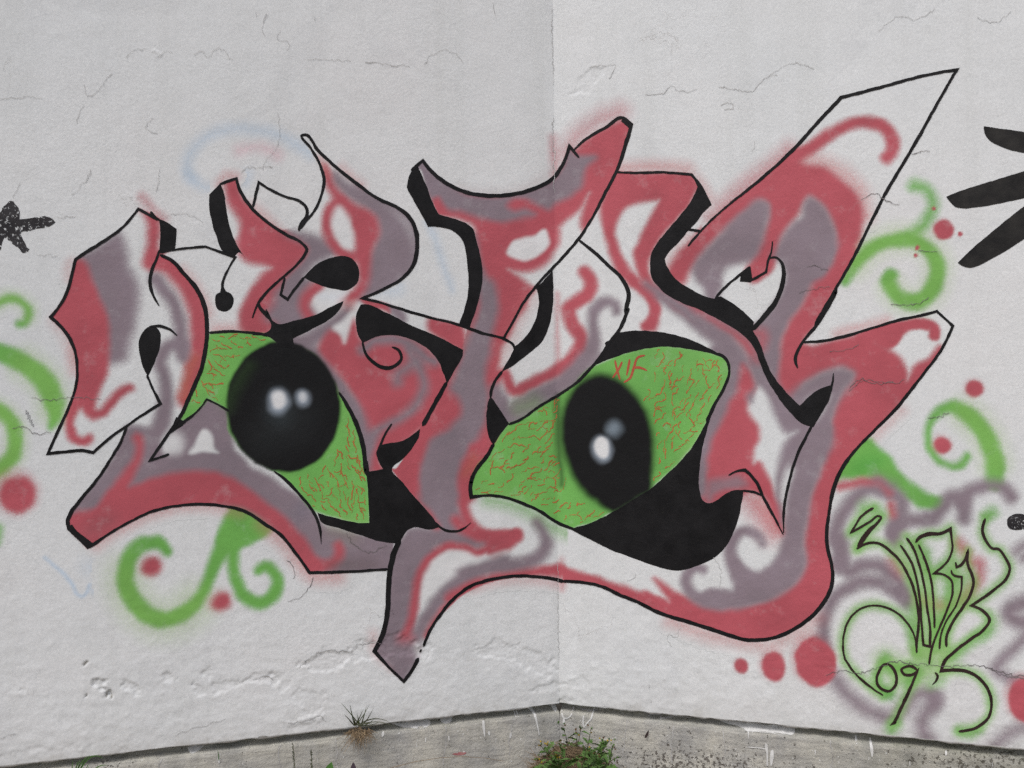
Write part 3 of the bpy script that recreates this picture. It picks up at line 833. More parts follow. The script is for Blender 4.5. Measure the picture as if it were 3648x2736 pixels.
lines("crack", thin([c for c in wcr_l if c[0][0] in DK]), [], wall_l, MAT_DARKCRACK, 0.0021, 0.9, 5.0)
lines("crack", thin([c for c in wcr_r if c[0][0] not in DK]), [], wall_r, MAT_FINE, 0.0021, 0.9, 5.0)
lines("crack", thin([c for c in wcr_r if c[0][0] in DK]), [], wall_r, MAT_DARKCRACK, 0.0021, 0.9, 5.0)

# ================================================================== GRAFFITI
def root(name, label, cat, px, lift=0.002, group=None):
    o = bpy.data.objects.new(name, None); COL.objects.link(o)
    w = to_wall([px])
    o.location = wall_point(w[:, 0], w[:, 1], np.array([lift]))[0]
    o.empty_display_size = 0.1
    return tag(o, label, cat, group)

LZ_SWIRL, LZ_LET, LZ_EYE, LZ_PUP, LZ_BLK = 0.00016, 0.00036, 0.00054, 0.00064, 0.0013

# ---- faint old scribbles under everything
old = spray("faded_scribble", [
    S("B -40,520 -70,400 0,260 100,180 250,135 420,130 600,160 780,250 900,330", BLUE, 50, 26, .46),
    S("B -70,480 20,570 150,590", BLUE, 45, 24, .42), S("B 330,300 450,275 560,290 640,340", (0.72, 0.42, 0.48), 40, 26, .4),
    S("B 400,480 385,560", BLUE, 40, 22, .4)], None, 0.00008)
tag(old, "faded pale blue oval scribble above the second letter of the mural", "old graffiti")
old = spray("faded_scribble", [
    S("B 1830,870 1900,1050 1960,1250 2010,1400", BLUE, 26, 20, .5), S("B 1400,1400 1600,1380 1560,1300", BLUE, 60, 36, .30)], None, 0.00008)
tag(old, "faded pale blue streaks in the white gap between the second and third letter", "old graffiti")
old = spray("faded_scribble", [
    S("P 350,0 500,130 560,200 620,300 650,310 700,220", BLUE, 14, 10, .8), S("P 740,270 800,150", BLUE, 20, 16, .6), S("P 720,80 900,60", BLUE, 110, 60, .22)], None, 0.00008)
tag(old, "faint light blue zigzag left of the lower green double swirl", "old graffiti")

# ---- green swirls
SW = "green swirls sprayed on the white wall"
SWL = []
def swirl(layers, label):
    SWL.append(layers)
    return tag(spray("green_swirl", layers, None, LZ_SWIRL), label, "swirl", SW)
swirl([S("A -60,1090 0,1055 70,1022 150,1040 215,1100 225,1170 180,1225 150,1225", GREEN, 46, 15),
       S("A -40,1080 70,1022 150,1040 215,1100 225,1170", LIME, 90, 40, .3)], "small green curl at the left edge above a broad green arc")
swirl([S("C -60,5:130 60,35:140 200,105 320,200:150 390,300:160 425,400:150 440,500:100 405,600:30", GREEN, 150, 14),
       S("C 200,105 390,300 425,450", LIME, 240, 50, .25)], "broad green arc running into the left side of the first letter")
swirl([S("C -60,440 20,480 90,560 122,680 110,800 50,890 -60,960", GREEN, 95, 14), S("C -10,1400 -25,1500", GREEN, 50, 18, .8),
       S("C -60,440 90,560 122,680 110,800 -10,950", LIME, 150, 40, .3)], "green half ring at the left edge above the large red dot")
swirl([S("O 1480,150:330 1400,230:230 1310,340:130 1240,480:95 1195,600:80 1100,770:90 980,865:110 850,900:120 700,845:130 590,720:130 545,560:130 575,420:120 650,330:110 740,295:100 830,310:95 870,360:70", GREEN, 120, 14),
       F("O 1420,50 1500,80 1600,130 1700,195 1660,240 1540,255 1430,310 1330,330 1270,300 1280,210 1350,120", GREEN, 14),
       S("O 1400,330:90 1395,460:75 1425,610:85 1500,730:95 1600,775:95 1700,720:90 1745,620:85 1715,530:80 1650,480:75 1590,515:60", GREEN, 80, 14),
       S("O 1100,770 980,865 850,900 700,845 590,720 545,560", LIME, 240, 80, .28)], "double green swirl hanging below the foot of the first letter")
swirl([S("N 800,1340:50 880,1200:80 1000,1080:100 1180,1010:100 1350,1015:90 1470,1090:100 1530,1220:110 1500,1370:120 1400,1480:120 1270,1480:120 1170,1390:110 1150,1300:105 1160,1290:105", GREEN, 100, 14),
       S("N 1250,1000:55 1370,930:60 1460,830:60 1495,720:55 1440,610:55 1345,578:60", GREEN, 58, 24, .9),
       S("N 880,1200 1000,1080 1180,1010 1350,1015 1470,1090 1530,1220 1500,1370 1400,1480 1270,1480 1170,1390", LIME, 190, 50, .25)], "green swirl with a thin hook above the arm of the last letter")
swirl([F("L 930,690 990,690 1060,750 1160,850 1230,950 1330,1050 1440,1120 1570,1180 1560,1230 1430,1240 1320,1180 1210,1090 1100,1010 950,990 800,1000 700,1030 740,950 820,850", GREEN, 14),
       Ell(*(2648 + 960 / ZOOM, 1250 + 900 / ZOOM), 60, 28, -.4, DGREEN, 40, .75),
       S("L 1985,1030:130 1985,880:135 1940,730:130 1860,590:130 1750,490:115 1640,440:90 1540,480:70 1470,570:55 1450,690:45 1480,790:45 1550,870:45 1650,910:45 1720,890:50 1760,835:50", GREEN, 90, 14, .95),
       S("L 1985,880 1940,730 1860,590 1750,490", LIME, 220, 50, .25)], "green swirl circling a red dot above the signature tag")

cloud = [
    S("L 745,1700 760,1560 715,1480 735,1380 800,1260 880,1160 970,1090 1060,1090 1150,1120 1240,1160 1240,1270 1190,1380 1190,1500", MAUVE, 95, 20, .95),
    S("L 1190,1440 1290,1340 1400,1330 1500,1320 1570,1240 1640,1150 1730,1190 1740,1310", MAUVE, 100, 20, .95), S("L 1720,1200 1780,1110 1880,1070 2000,1060 2070,1090 2110,1150", MAUVE, 90, 20, .95),
    S("L 1150,1110 1080,1040 1000,1030 880,1040 760,1070", PINK, 60, 14, .8), S("L 1170,1210 1175,1290", PINK, 50, 16, .8), S("L 1050,1010 1170,1060", MAUVE, 60, 24, .7),
    S("M 765,-60 790,110 830,190 920,150 1050,140 1160,210 1260,320 1290,410", MAUVE, 95, 20, .95), S("M 640,800 630,650 660,500 730,390 840,310 980,270 1120,300 1230,370 1300,420", MAUVE, 90, 20, .95),
    S("M 720,1030 800,1140 900,1230 1020,1300 1160,1330 1290,1250 1380,1150 1500,1170 1520,1220", MAUVE, 85, 26, .85), S("M 1510,1190 1480,1260 1420,1340 1410,1430 1460,1510", MAUVE, 90, 26, .85),
    S("M 2300,420 2160,460 2090,520 2160,580 2300,560", MAUVE, 110, 22, .9), S("M 2300,640 2150,780 2040,890 1990,950 2060,1010 2180,1070 2300,1090", MAUVE, 70, 22, .85), S("M 2300,1390 2130,1450 2020,1530 1940,1620", MAUVE, 80, 26, .7), S("L 2160,1580 2212,1540 2300,1520 M 2212,80", MAUVE, 60, 24, .8),
    S("L 1690,1520 1750,1580 1830,1680 M 1850,120 1860,220 1800,330 1720,420", PINK, 75, 22, .65), S("M 1400,420 1480,450 1600,470", PINK, 80, 22, .6), S("M 1180,110 1240,200", PINK, 60, 26, .55),
]

# ---- red dots
DG = "red dots sprayed around the mural"
DOTS = []
def dot(px, py, rx, ry, ang, label, soft=14, halo=.3, under=()):
    crisp = soft <= 10
    lay = [Ell(px, py, rx, ry, ang, PINK, soft)]
    if halo > .1:
        lay.append(Ell(px - rx * .1, py - ry * .1, rx * (1.12 if crisp else 1.35), ry * (1.12 if crisp else 1.3), ang, PINK, soft * (1.4 if crisp else 2), halo))
    DOTS.append(lay)
    return tag(spray("red_dot", lay, None, LZ_SWIRL + 6e-5 + len(DOTS) * 2e-6, under=under), label, "dot", DG)
def cpt(c, x, y): return CROPS[c][0] + x / ZOOM, CROPS[c][1] + y / ZOOM
dot(*cpt('C', 135, 1130), 62, 62, 0, "large dull red dot at the left edge under the green half ring", under=[(SWL[2], None)])
dot(*cpt('O', 752, 485), 30, 28, -.6, "soft red dot inside the left loop of the double green swirl", under=[(SWL[3], None)])
dot(*cpt('O', 1300, 762), 30, 27, -.5, "soft red dot between the two loops of the double green swirl", under=[(SWL[3], None)])
dot(*cpt('R', 1863, 855), 21, 26, -.5, "smallest red dot of the row left of the signature tag", 8)
dot(*cpt('M', 238, 942), 39, 51, -.25, "middle red dot of the row left of the signature tag", 10)
dot(*cpt('M', 570, 905), 70, 88, -.3, "biggest red dot touching the mauve cloud of the signature tag", 10, under=[(cloud, None)])
dot(*cpt('M', 2235, 1205), 66, 80, -.2, "red dot cut by the right edge beside the signature tag", 10, under=[(cloud, None)])
dot(*cpt('L', 1822, 300), 30, 27, 0, "smudged red dot over the green swirl that circles another dot", 10, under=[(SWL[5], None)])
dot(*cpt('L', 1570, 745), 30, 28, .3, "red dot inside the ring of the green swirl above the tag", 10, under=[(SWL[5], None)])
dot(*cpt('N', 1577, 930), 34, 34, 0, "round red dot beside the hook of the upper right green swirl", 8, under=[(SWL[4], None)])
dot(*cpt('N', 1500, 755), 6.5, 8, .4, "tiny red spot on the thin green hook", 3, .1, under=[(SWL[4], None)])
dot(*cpt('N', 1370, 1072), 7, 8.5, .3, "tiny red spot on the green band, upper of a close pair", 3, .1, under=[(SWL[4], None)])
dot(*cpt('N', 1358, 1128), 7, 8.5, .4, "tiny red spot under the green band, lower of a close pair", 3, .1, under=[(SWL[4], None)])
dot(*cpt('N', 1708, 966), 9, 8.5, .3, "tiny red spot right of the round red dot", 3, .1, under=[(SWL[4], None)])

# ---- black star, blades and stub
star = lines("black_star", [], ["A -60,420 0,345 30,300 62,272 105,270 140,310 155,355 150,398! 250,385 350,378 415,395 427,415 410,448 320,472 215,492 165,505! 180,550 200,600 235,632 225,655 195,668 140,625 80,575 38,545! 20,590 0,640 -60,760 -110,740 -60,600 -20,520!"], None, MAT_STAR, LZ_BLK, 4.0)
tag(star, "rough black brushed star cut by the left edge", "star")
BL = "black claw marks at the right edge"
for txt, lb in (("N 1895,110! 2040,130 2212,155 2420,200! 2420,350! 2212,320 2110,298 2010,262 1930,210 1900,160", "upper black claw mark pointing left at the right edge"),
                ("N 1598,665! 1740,610 1900,560 2080,505 2212,465 2420,410! 2420,620! 2200,680 2000,722 1850,748 1740,758 1680,750 1640,720", "middle black claw mark, reaching farthest left of three"),
                ("N 1690,1185! 1820,1060 1950,950 2090,835 2212,740 2420,590! 2420,850! 2212,1000 2080,1085 1950,1160 1860,1205 1790,1226 1735,1215", "lower black claw mark slanting up from its tip")):
    tag(lines("claw_mark", [], [txt], None, MAT_CLAW, LZ_BLK, 0.6), lb, "blade", BL)
tag(lines("black_stroke", [], ["L 2080,1330 2130,1288 2250,1295 2400,1320! 2400,1450! 2212,1405 2140,1412 2090,1392"], None, MAT_BRUSH, LZ_BLK), "short thick black stroke at the right edge beside the tag", "stroke")

# ================================================================== THE MURAL
mural = root("graffiti_mural", "big graffiti of four pink and mauve letters with two green eyes across the wall corner", "graffiti", (1990, 2000))

CLIP_L1 = "A 1090,315! 960,470 860,545 720,635 597,715! 570,830 535,960 470,1085 400,1170! 500,1270 565,1370 600,1480 610,1600 C 610,200 595,290 560,400 500,540 430,690 380,805! 500,795 620,782 735,800! 860,690 1000,595! 950,720 880,840 760,1020 620,1190 560,1270 535,1340 540,1400! 690,1550! 735,1530 860,1440 1000,1360 1200,1265 1400,1220 1560,1205 1740,1218 1930,1265 2080,1360 I 442,786 560,930 670,1085! 850,1082 1100,1070 1285,1055! 1320,900 1330,850! 1200,830 1050,780 900,730 760,680! 730,650 690,590 600,480 500,370 400,290! C 1900,760 1800,600 1795,470! 1720,425 1630,380! 1560,470 1470,540 1410,540! 1440,480 1520,300 1590,130 1630,0 A 1625,1380 1630,1230 1610,1080 1560,965 1450,830 1350,725 1262,680! 1370,650! 1390,475! 1300,415!"
CLIP_L2 = "B 185,560! 315,518! 340,610 400,710 540,850 690,930 800,890! 850,880 920,790 985,650 1005,520 980,430 900,280 835,180! 950,290 1100,430 1250,550 1430,680 1580,750 1680,830 1730,940 1740,1050 1710,1200 1620,1310 1500,1380 1310,1465! D 1000,165 1200,235 1400,290 1620,345 1700,380! 1655,560! 1600,690 1530,810 1430,1000 1340,1140 1220,1370 1100,1490! 1030,1500 910,1505! 895,1400 870,1300 830,1160 760,1010 690,900! 600,740 450,560 330,500! 215,500 0,420 A 2090,1310 1880,1285 1655,1295! 1700,1150 1745,960 1800,790 1850,700! B 215,1100 150,960 110,800 100,650!"
CLIP_L3 = "E -75,455! 15,378! 60,440 160,530 300,610 450,650 600,655 750,640 900,595 1050,510 1120,400 1170,268! 1205,295! 1300,210 1450,120 1590,45! 1660,95! 1620,230 1560,420 1450,640 1350,830 1245,1000! 1350,1090 1480,1210 1590,1320 1635,1430 1620,1560 F 1290,230 1240,370 1150,490 1080,600 980,720 860,830 760,895 600,990 440,1100 360,1130! 240,1290! 180,1390 90,1510 60,1600 J 185,100 170,190 172,265! 280,255 420,265 560,310 700,370 850,465 930,515! 930,920! 900,930! 800,905 650,890 450,905 250,960 100,1040 0,1130 Q 1480,450 1390,590 1340,700 1310,790 1250,900 1190,975! 1080,870 960,740! 1005,660 1045,540 1060,400 1070,200 1085,60 I 1345,900 1400,810 1440,755 1660,740! 1600,600 1500,490 1400,370 1321,268! D 1100,1485 1220,1370 1310,1190 1430,980 1530,805 1655,560! 1700,380! E 385,1690! 430,1560 460,1450 482,1300 470,1150 440,1020 410,920 240,830 140,800! 50,600 -20,435"
CLIP_L4 = "E 1535,470! 1700,475 1900,472 2130,490! 2180,590! G 440,1270! 620,1090 820,930 1000,780 1170,620 1350,420 1540,220! 1800,150 2000,95 2212,40 S 3408,251! N 1490,0 1380,200 1250,420 1120,640 1000,880 860,1160 700,1440 575,1659 H 1500,310 1350,570 1250,700! 1400,695 1600,650 1800,590 2000,530 2212,485 S 3337,1108! 3394,1161! 3351,1249 L 1420,180 1320,310 1200,460 1050,610 920,740 800,890 740,1000 705,1110 680,1250 660,1400 665,1560 690,1659 M 705,230 680,350 600,480 480,590 330,680 180,725 0,725 R 1800,625 1650,575 1450,510 1200,430 J 1500,1100 1340,1035 1200,970 1050,940 905,930! 905,515! 970,515 1150,610 1330,700 1500,770 1700,835 K 240,1175 330,1165 450,1120 550,1070 620,1000 690,880 725,780 755,640 770,545! 700,545 620,580 540,635 490,645 450,620 425,560 420,450 440,200 F 1880,1350 1915,1200 1960,1040 2060,830 2095,720 2085,640 2020,575 1900,515 1750,450 1550,405 1400,395 1215,410! 1290,230 1305,110 E 1635,1430 1590,1320 1480,1210 1350,1090 1245,1000! 1350,830 1450,640"
OV = (0.60, 0.20, 0.20)
# ---------------- letter 1
L1_L = [
    F("C 1000,620 1180,640 1250,760 1330,830 1400,600 1640,380 1795,470 1850,800 2212,1060 I 640,540 740,680 1050,790 1320,850 1290,1060 670,1090 440,790 C 1930,1270 1560,1210 1200,1270 860,1445 690,1560 530,1400 560,1260 760,1020 940,730", MAUVE, 18),
    S("A 1265,700 1350,745 1450,850 1560,985 1610,1100 1625,1230 1620,1380 1590,1520 C 1580,130 1500,300", PINK, 70, 16), S("A 600,1500 610,1620 C 605,200 590,300 555,400 520,480", PINK, 60, 16),
    S("A 1120,225 1210,330 1290,400", PINK, 50, 28, .42, False), S("A 560,740 530,820 540,860", OV, 40, 30, .25, False), S("A 440,1210 530,1330 570,1500", OV, 60, 40, .26, False),
    S("C 590,0 580,150", OV, 60, 36, .3, False), S("C 760,1530 1000,1380 1300,1260 1600,1220 1900,1280", OV, 60, 34, .35, False), S("I 300,700 470,860 600,1020 700,1110 900,1110", OV, 70, 44, .45, False),
    S("A 1440,800 1590,980 1650,1150", OV, 50, 30, .3, False),
    F("A 930,525 990,640 1010,780 1075,900 1085,1050 1060,1200 1010,1400 965,1510 880,1530 840,1500 800,1300 700,900 640,705 760,620", MAUVE, 26),
    F("A 590,715 655,725 705,790 720,850 760,960 820,1080 858,1240 864,1380 855,1500 830,1640 C 790,290 750,430! 700,470 660,400 600,440 560,400 520,200 500,0 A 450,1350 350,1170 450,1050 540,900", PINK, 14),
    S("C 640,370:90 575,480:72 548,590:66 590,690:66 660,712:66 705,690:60", PINK, 66, 13), S("C 690,420:80 740,500:72 800,490:66 880,400:66 960,320:64 1025,290:56", PINK, 62, 14),
    S("A 1120,260 1195,380 1215,480 1205,600 1180,740", PINK, 90, 20),
    S("A 1225,730 1330,770 1450,900 1540,1080 1565,1250 1555,1430 1520,1600 C 1505,300 1465,385", PINK, 120, 20), S("C 1530,60 1480,230 1450,360", ORANGE, 80, 30, .45),
    S("A 1225,870 1300,960 1375,1080 1415,1220 1425,1360 1440,1480", MAUVE, 88, 18),
    S("A 1440,1400:80 1330,1400:80 1265,1490:85 C 1262,80:80 1295,220:85 1312,360:90 1290,500:110 1240,640:130 1180,760:150", MAUVE, 80, 18),
    S("C 1050,680 1180,740 1120,830 960,960 840,1110 720,1220 640,1240", MAUVE, 150, 22), S("C 980,760 1100,830 1200,900 1400,880 1700,860 1850,900", MAUVE, 130, 22),
    F("C 1320,650 1460,560 1640,400 1780,470 1800,700 1860,830 2010,960 2212,1080 I 640,560 720,640 760,760 1050,800 1330,860 1300,1060 1000,1080 860,1060 640,900 450,700 300,540 150,400 0,320 -200,260 -500,250 C 900,1060 700,1260 1000,1000 1200,900 1350,860", MAUVE, 16),
    F("C 1490,815 1530,740 1560,670 1600,620 1640,625 1675,690 1690,770 1720,800 1600,790", WHITE, 10), Ell(1370 / ZOOM, 1250 + 725 / ZOOM, 36, 40, 0, WHITE, 30, .9),
    F("C 540,1300 600,1268 680,1262 745,1235 830,1120 900,1040 985,940 1055,840 1075,760 1050,670 1075,645 1110,660 1130,740 1110,860 1060,970 1020,1075! 1100,1040 1250,990 1400,955 1600,945 1760,975 1900,1045 2060,1165 2212,1280 I 500,670 600,775 660,850 720,940 780,985 845,970 872,915 862,860 910,838 950,905 940,975 880,1040 760,1085 650,1110 560,960 400,760 200,600 0,560 C 1600,1230 1200,1290 860,1460 700,1560", PINK, 13),
    Ell(800 + 1020 / ZOOM, 1550 + 1030 / ZOOM, 90, 26, 0, SOOT, 40, .6), S("C 700,1420 860,1340", SOOT, 60, 60, .35), Ell(800 + 610 / ZOOM, 1550 + 600 / ZOOM, 30, 30, 0, (0.24, 0.23, 0.30), 40, .35),
    S("I 860,740 1000,790", (0.26, 0.26, 0.16), 60, 60, .4),
]
L1 = spray("letter", L1_L, mural, LZ_LET, CLIP_L1, under=[(SWL[1], None), (SWL[3], None)], avoid=[CLIP_L2, CLIP_L3, CLIP_L4])
tag(L1, "first letter, leftmost, with a curved bow and a pointed foot")
lines("outline", [
    ("A 1250,408:24 1090,318! 960,470 860,545:28 720,635 597,715! 570,830 535,960:28 470,1085 400,1170! 500,1270:30 565,1370 600,1480:24 610,1600 C 610,200:24 595,290 560,400 500,540:26 430,690 380,808! 500,797:28 620,784 735,802! 860,690:24 1000,590 1130,500 1265,415! 1200,290:22 1160,190", 26),
    ("A 1255,645:22 1232,720 1200,790:28 1183,880:32 1195,970:26 1225,1035:18 1253,1083:8", 26), ("A 1262,665:22 1380,640 1510,625 1620,615! 1740,660 1855,700! 1800,790:20 1752,930:22 1757,970:52 1765,1010:110", 22),
    ("A 1262,682:26 1350,725:32 1450,830 1560,965:40 1610,1080:42 1630,1230:38 1625,1380:36 1600,1520 C 1590,130:36 1520,300:38 1440,480:32 1330,650:26 1240,780 1185,862! 1260,840:22 1330,812:24", 34),
    ("A 1180,1245:16 1260,1243:26 1340,1272:22 1395,1315:10", 20),
    ("C 1000,595:20 950,720:24 880,840 760,1020:26 620,1190:30 560,1270:34 535,1340:36 545,1400! 700,1545:40", 26), ("C 690,1550:30 735,1525 860,1440:22 1000,1360 1200,1265:24 1400,1220 1560,1207:26 1740,1220 1930,1265:28 2080,1360 I 442,786:28 560,930 670,1085! 850,1082:26 1100,1070:24 1290,1055", 26),
    ("C 1330,645:26 1470,545:22 1560,470:16 1630,382! 1720,425:18 1800,472:24", 20), ("I 390,285:18 500,370:28 600,480 690,590:30 735,680:28 755,760:22 762,858:8", 26)],
    ["A 1185,340 1250,395 1300,415 1390,475! 1387,570 1375,650! 1255,668! 1260,560 1262,470 1250,408 1180,370", "A 1700,1000 1768,968 1830,1000 1842,1045 1820,1105 1768,1130 1712,1105 1695,1050",
     "A 1215,1240 1258,1285 1267,1370 1235,1490 1190,1590 1167,1640! 1140,1600 1105,1480 1093,1390 1120,1295 1165,1250", "C 535,1395! 690,1565! 740,1520! 715,1500 600,1410 560,1370", "C 1390,520! 1450,555! 1440,590! 1330,655!"], L1, MAT_BLACK, LZ_BLK)

# ---------------- letter 2
L2_L = [
    S("D 330,500 450,560 600,740 690,900 760,1010 830,1160 870,1300 900,1480", MAUVE, 110, 18), F("D 860,480 980,430 1220,450 1450,600 1530,800 1340,1140 1000,1310 900,1000 800,700", PINK, 16),
    S("B 430,720 540,850 700,970 850,1070 830,1150 680,1300 540,1430", PINK, 60, 14), S("B 1290,590 1450,690 1590,760 1690,850 1735,960 1740,1060 1700,1200 1600,1310 1480,1385 1330,1450", MAUVE, 60, 20),
    S("B 490,1500 510,1560 590,1650 D 160,330 330,315 600,210", MAUVE, 90, 16),
    S("B 180,560 240,500 310,505", OV, 40, 30, .4, False), S("B 440,740 560,840 640,930", OV, 50, 34, .35, False), S("B 1150,440 1300,570", OV, 40, 30, .3, False), S("A 1700,1270 1900,1270", OV, 60, 34, .4, False),
    F("B 1080,480 1200,560 1430,690 1560,790 1650,900 1700,1010 1715,1100 1690,1210 1600,1310 1480,1380 1290,1460 1310,1330 1340,1200 1400,1050 1440,900 1360,780 1240,700 1140,620 1080,540", MAUVE, 22),
    F("B 600,970 700,950 780,945 900,965 1000,1000 1090,1110 1000,1160 900,1230 850,1300 900,1330 860,1450 880,1600 800,1680 640,1680 560,1600 490,1520 500,1440 680,1300 870,1090", MAUVE, 22),
    F("B 235,540 320,520 350,640 400,720 540,860 700,970 870,1090 800,1190 680,1290 560,1400 490,1480 450,1600 430,1700 390,1640 395,1500 440,1390 520,1280 590,1225 520,1200 430,1190 340,1120 320,1040 345,950 350,890 310,800 255,720 230,640", PINK, 18),
    S("A 2150,900 2050,1010 1980,1100 1950,1200 2010,1240 2120,1260", PINK, 100, 22), S("A 2080,1040 2000,1160 1990,1240", PINK, 140, 24),
    S("B 1150,700:70 1060,760:75 1025,860:70 1045,980:72 1110,1080:75 1220,1150:80", PINK, 74, 14),
    F("B 1010,420 1050,480 1090,580 1160,660 1260,730 1400,810 1440,880 1430,980 1390,1080 1370,1200 1365,1300 1330,1400 1260,1480 1190,1490 1160,1460 1230,1400 1280,1320 1270,1200 1240,1130 1250,1050 1230,920 1200,830 1130,750 1050,620 1010,520 1000,460", PINK, 16),
    S("B 970,380 1020,480", OV, 50, 30, .5), Ell(700 + 1150 / ZOOM, 400 + 900 / ZOOM, 26, 70, -.22, WHITE, 16, .9),
    S("B 960,1370:80 880,1440:86 850,1520:84 890,1610:80", PINK, 80, 16), F("B 1000,1420 1080,1400 1180,1420 1160,1490 1080,1560 960,1600 930,1540 950,1470", WHITE, 14, .95), S("B 1000,1460 1140,1450", BLUE, 40, 30, .3),
    S("D 400,480:110 560,400:120 680,300:90 740,220:50", MAUVE, 90, 20),
    F("D 560,445 620,385 690,430 720,490! 800,300 825,360 840,430 870,500 900,600 1050,680 1250,600 1400,620 1520,790 1430,980 1340,1140 1180,1260 1000,1310 980,1450 1040,1490 920,1500 910,1300 880,1180 840,1000 720,800 590,660 520,560", PINK, 15),
    S("D 330,500 430,560 540,680 640,800 720,900 800,1000 850,1120 880,1240 910,1320 905,1420", MAUVE, 96, 20), S("D 940,1240 925,1330 900,1420", MAUVE, 70, 20), S("D 1000,1320 965,1420 980,1470", PINK, 50, 14),
    S("D 870,540 950,480 1060,460 1180,480 1290,540 1370,610 1430,640", MAUVE, 76, 16), S("D 1230,540 1285,640 1340,750 1350,850 1300,960 1200,1060 1080,1130 980,1190 920,1250", MAUVE, 66, 18), S("D 1300,640 1210,690 1150,740 1140,790", MAUVE, 70, 22),
    F("D 640,370 720,310 800,235 790,290 750,390 725,480! 690,420", WHITE, 12), S("D 720,170 760,180", OV, 60, 30, .5),
    F("D 850,140 950,160 1070,190 1090,260 1000,225 880,190", PINK, 10), F("D 1070,185 1190,235 1200,320 1100,270", MAUVE, 16), F("D 1395,285 1500,310 1640,350 1660,560 1500,470 1385,390", PINK, 14),
]
L2 = spray("letter", L2_L, mural, LZ_LET + 4e-5, CLIP_L2, under=[(L1_L, CLIP_L1)], avoid=[CLIP_L1, CLIP_L3, CLIP_L4])
tag(L2, "second letter with a drop-shaped bowl and a spiral below it")
lines("outline", [
    ("B 185,565:24 315,520! 340,610:30 400,710 540,850:28 700,960 840,1040:26 868,1080 855,1120 800,1190:24 680,1300 560,1410:26 490,1500 440,1620:10", 26), ("B 445,745:22 490,550! 600,620:24 700,665 810,700:26 870,760:28 868,820 830,870:28 808,932:26", 24),
    ("B 815,920:26 850,870:28 920,790:24 985,650:26 1005,520:28 980,430:26 900,280:22 832,180 860,178:24 950,290:26 1100,430:28 1250,550:30 1430,680:28 1580,750:30 1680,830:34 1730,940:38 1740,1050:36 1710,1200:38 1620,1310:30 1500,1380:26 1310,1465! 1450,1500:22 1700,1580:24 D 1200,235:22 1400,290:24 1620,345 1800,410:24 2000,470:24 2055,510:26 2058,535:18", 26),
    ("B 850,1300:26 780,1385:22 718,1475! 663,1437! 695,1305:24", 22), ("B 488,1500:24 500,1540 560,1600:22 D 110,250:26 150,320:20", 22), ("A 1650,1295:24 1760,1285 1880,1287 2000,1297 2120,1318:20", 22),
    ("D 865,480:20 890,570:24 950,640:28 1050,688:30 1125,668 1172,615:28 1155,550:24 1100,522:22", 26), ("D 1530,800:30 1430,980:38 1340,1140:40", 34), ("D 1095,1128:12 1040,1220:18 1010,1290:24 985,1360:26", 18),
    ("D 680,880:20 760,1010:34 830,1160:40 870,1300:42 895,1500:36 I 1120,220:26 1132,350:22 1142,500:20 1146,690:14", 36), ("D 230,500:26 300,500:40 325,530:20", 30)],
    ["B 98,650! 185,557! 205,600 232,750 262,900 300,1010 345,1090 390,1157! 330,1105 300,1135! 215,1100 150,960 108,800",
     "B 845,1300! 920,1220 1050,1150 1180,1135 1252,1180 1283,1260 1262,1350 1180,1402 1080,1390 950,1352",
     "D 45,185! 110,250 155,315 195,338 330,315 500,265 620,205 714,158! 690,220 600,305 450,390 318,455! 330,540! 215,515! 140,450 0,430! 0,405! 90,412 135,388 145,345 100,285!",
     "D 852,185! 900,185 1050,250 1250,350 1500,460 1658,545! 1655,590 1600,690 1530,812! 1500,720 1440,600 1340,510 1220,450 1100,430 980,440 870,492! 830,420 812,320 825,240"], L2, MAT_BLACK, LZ_BLK + 1e-4)

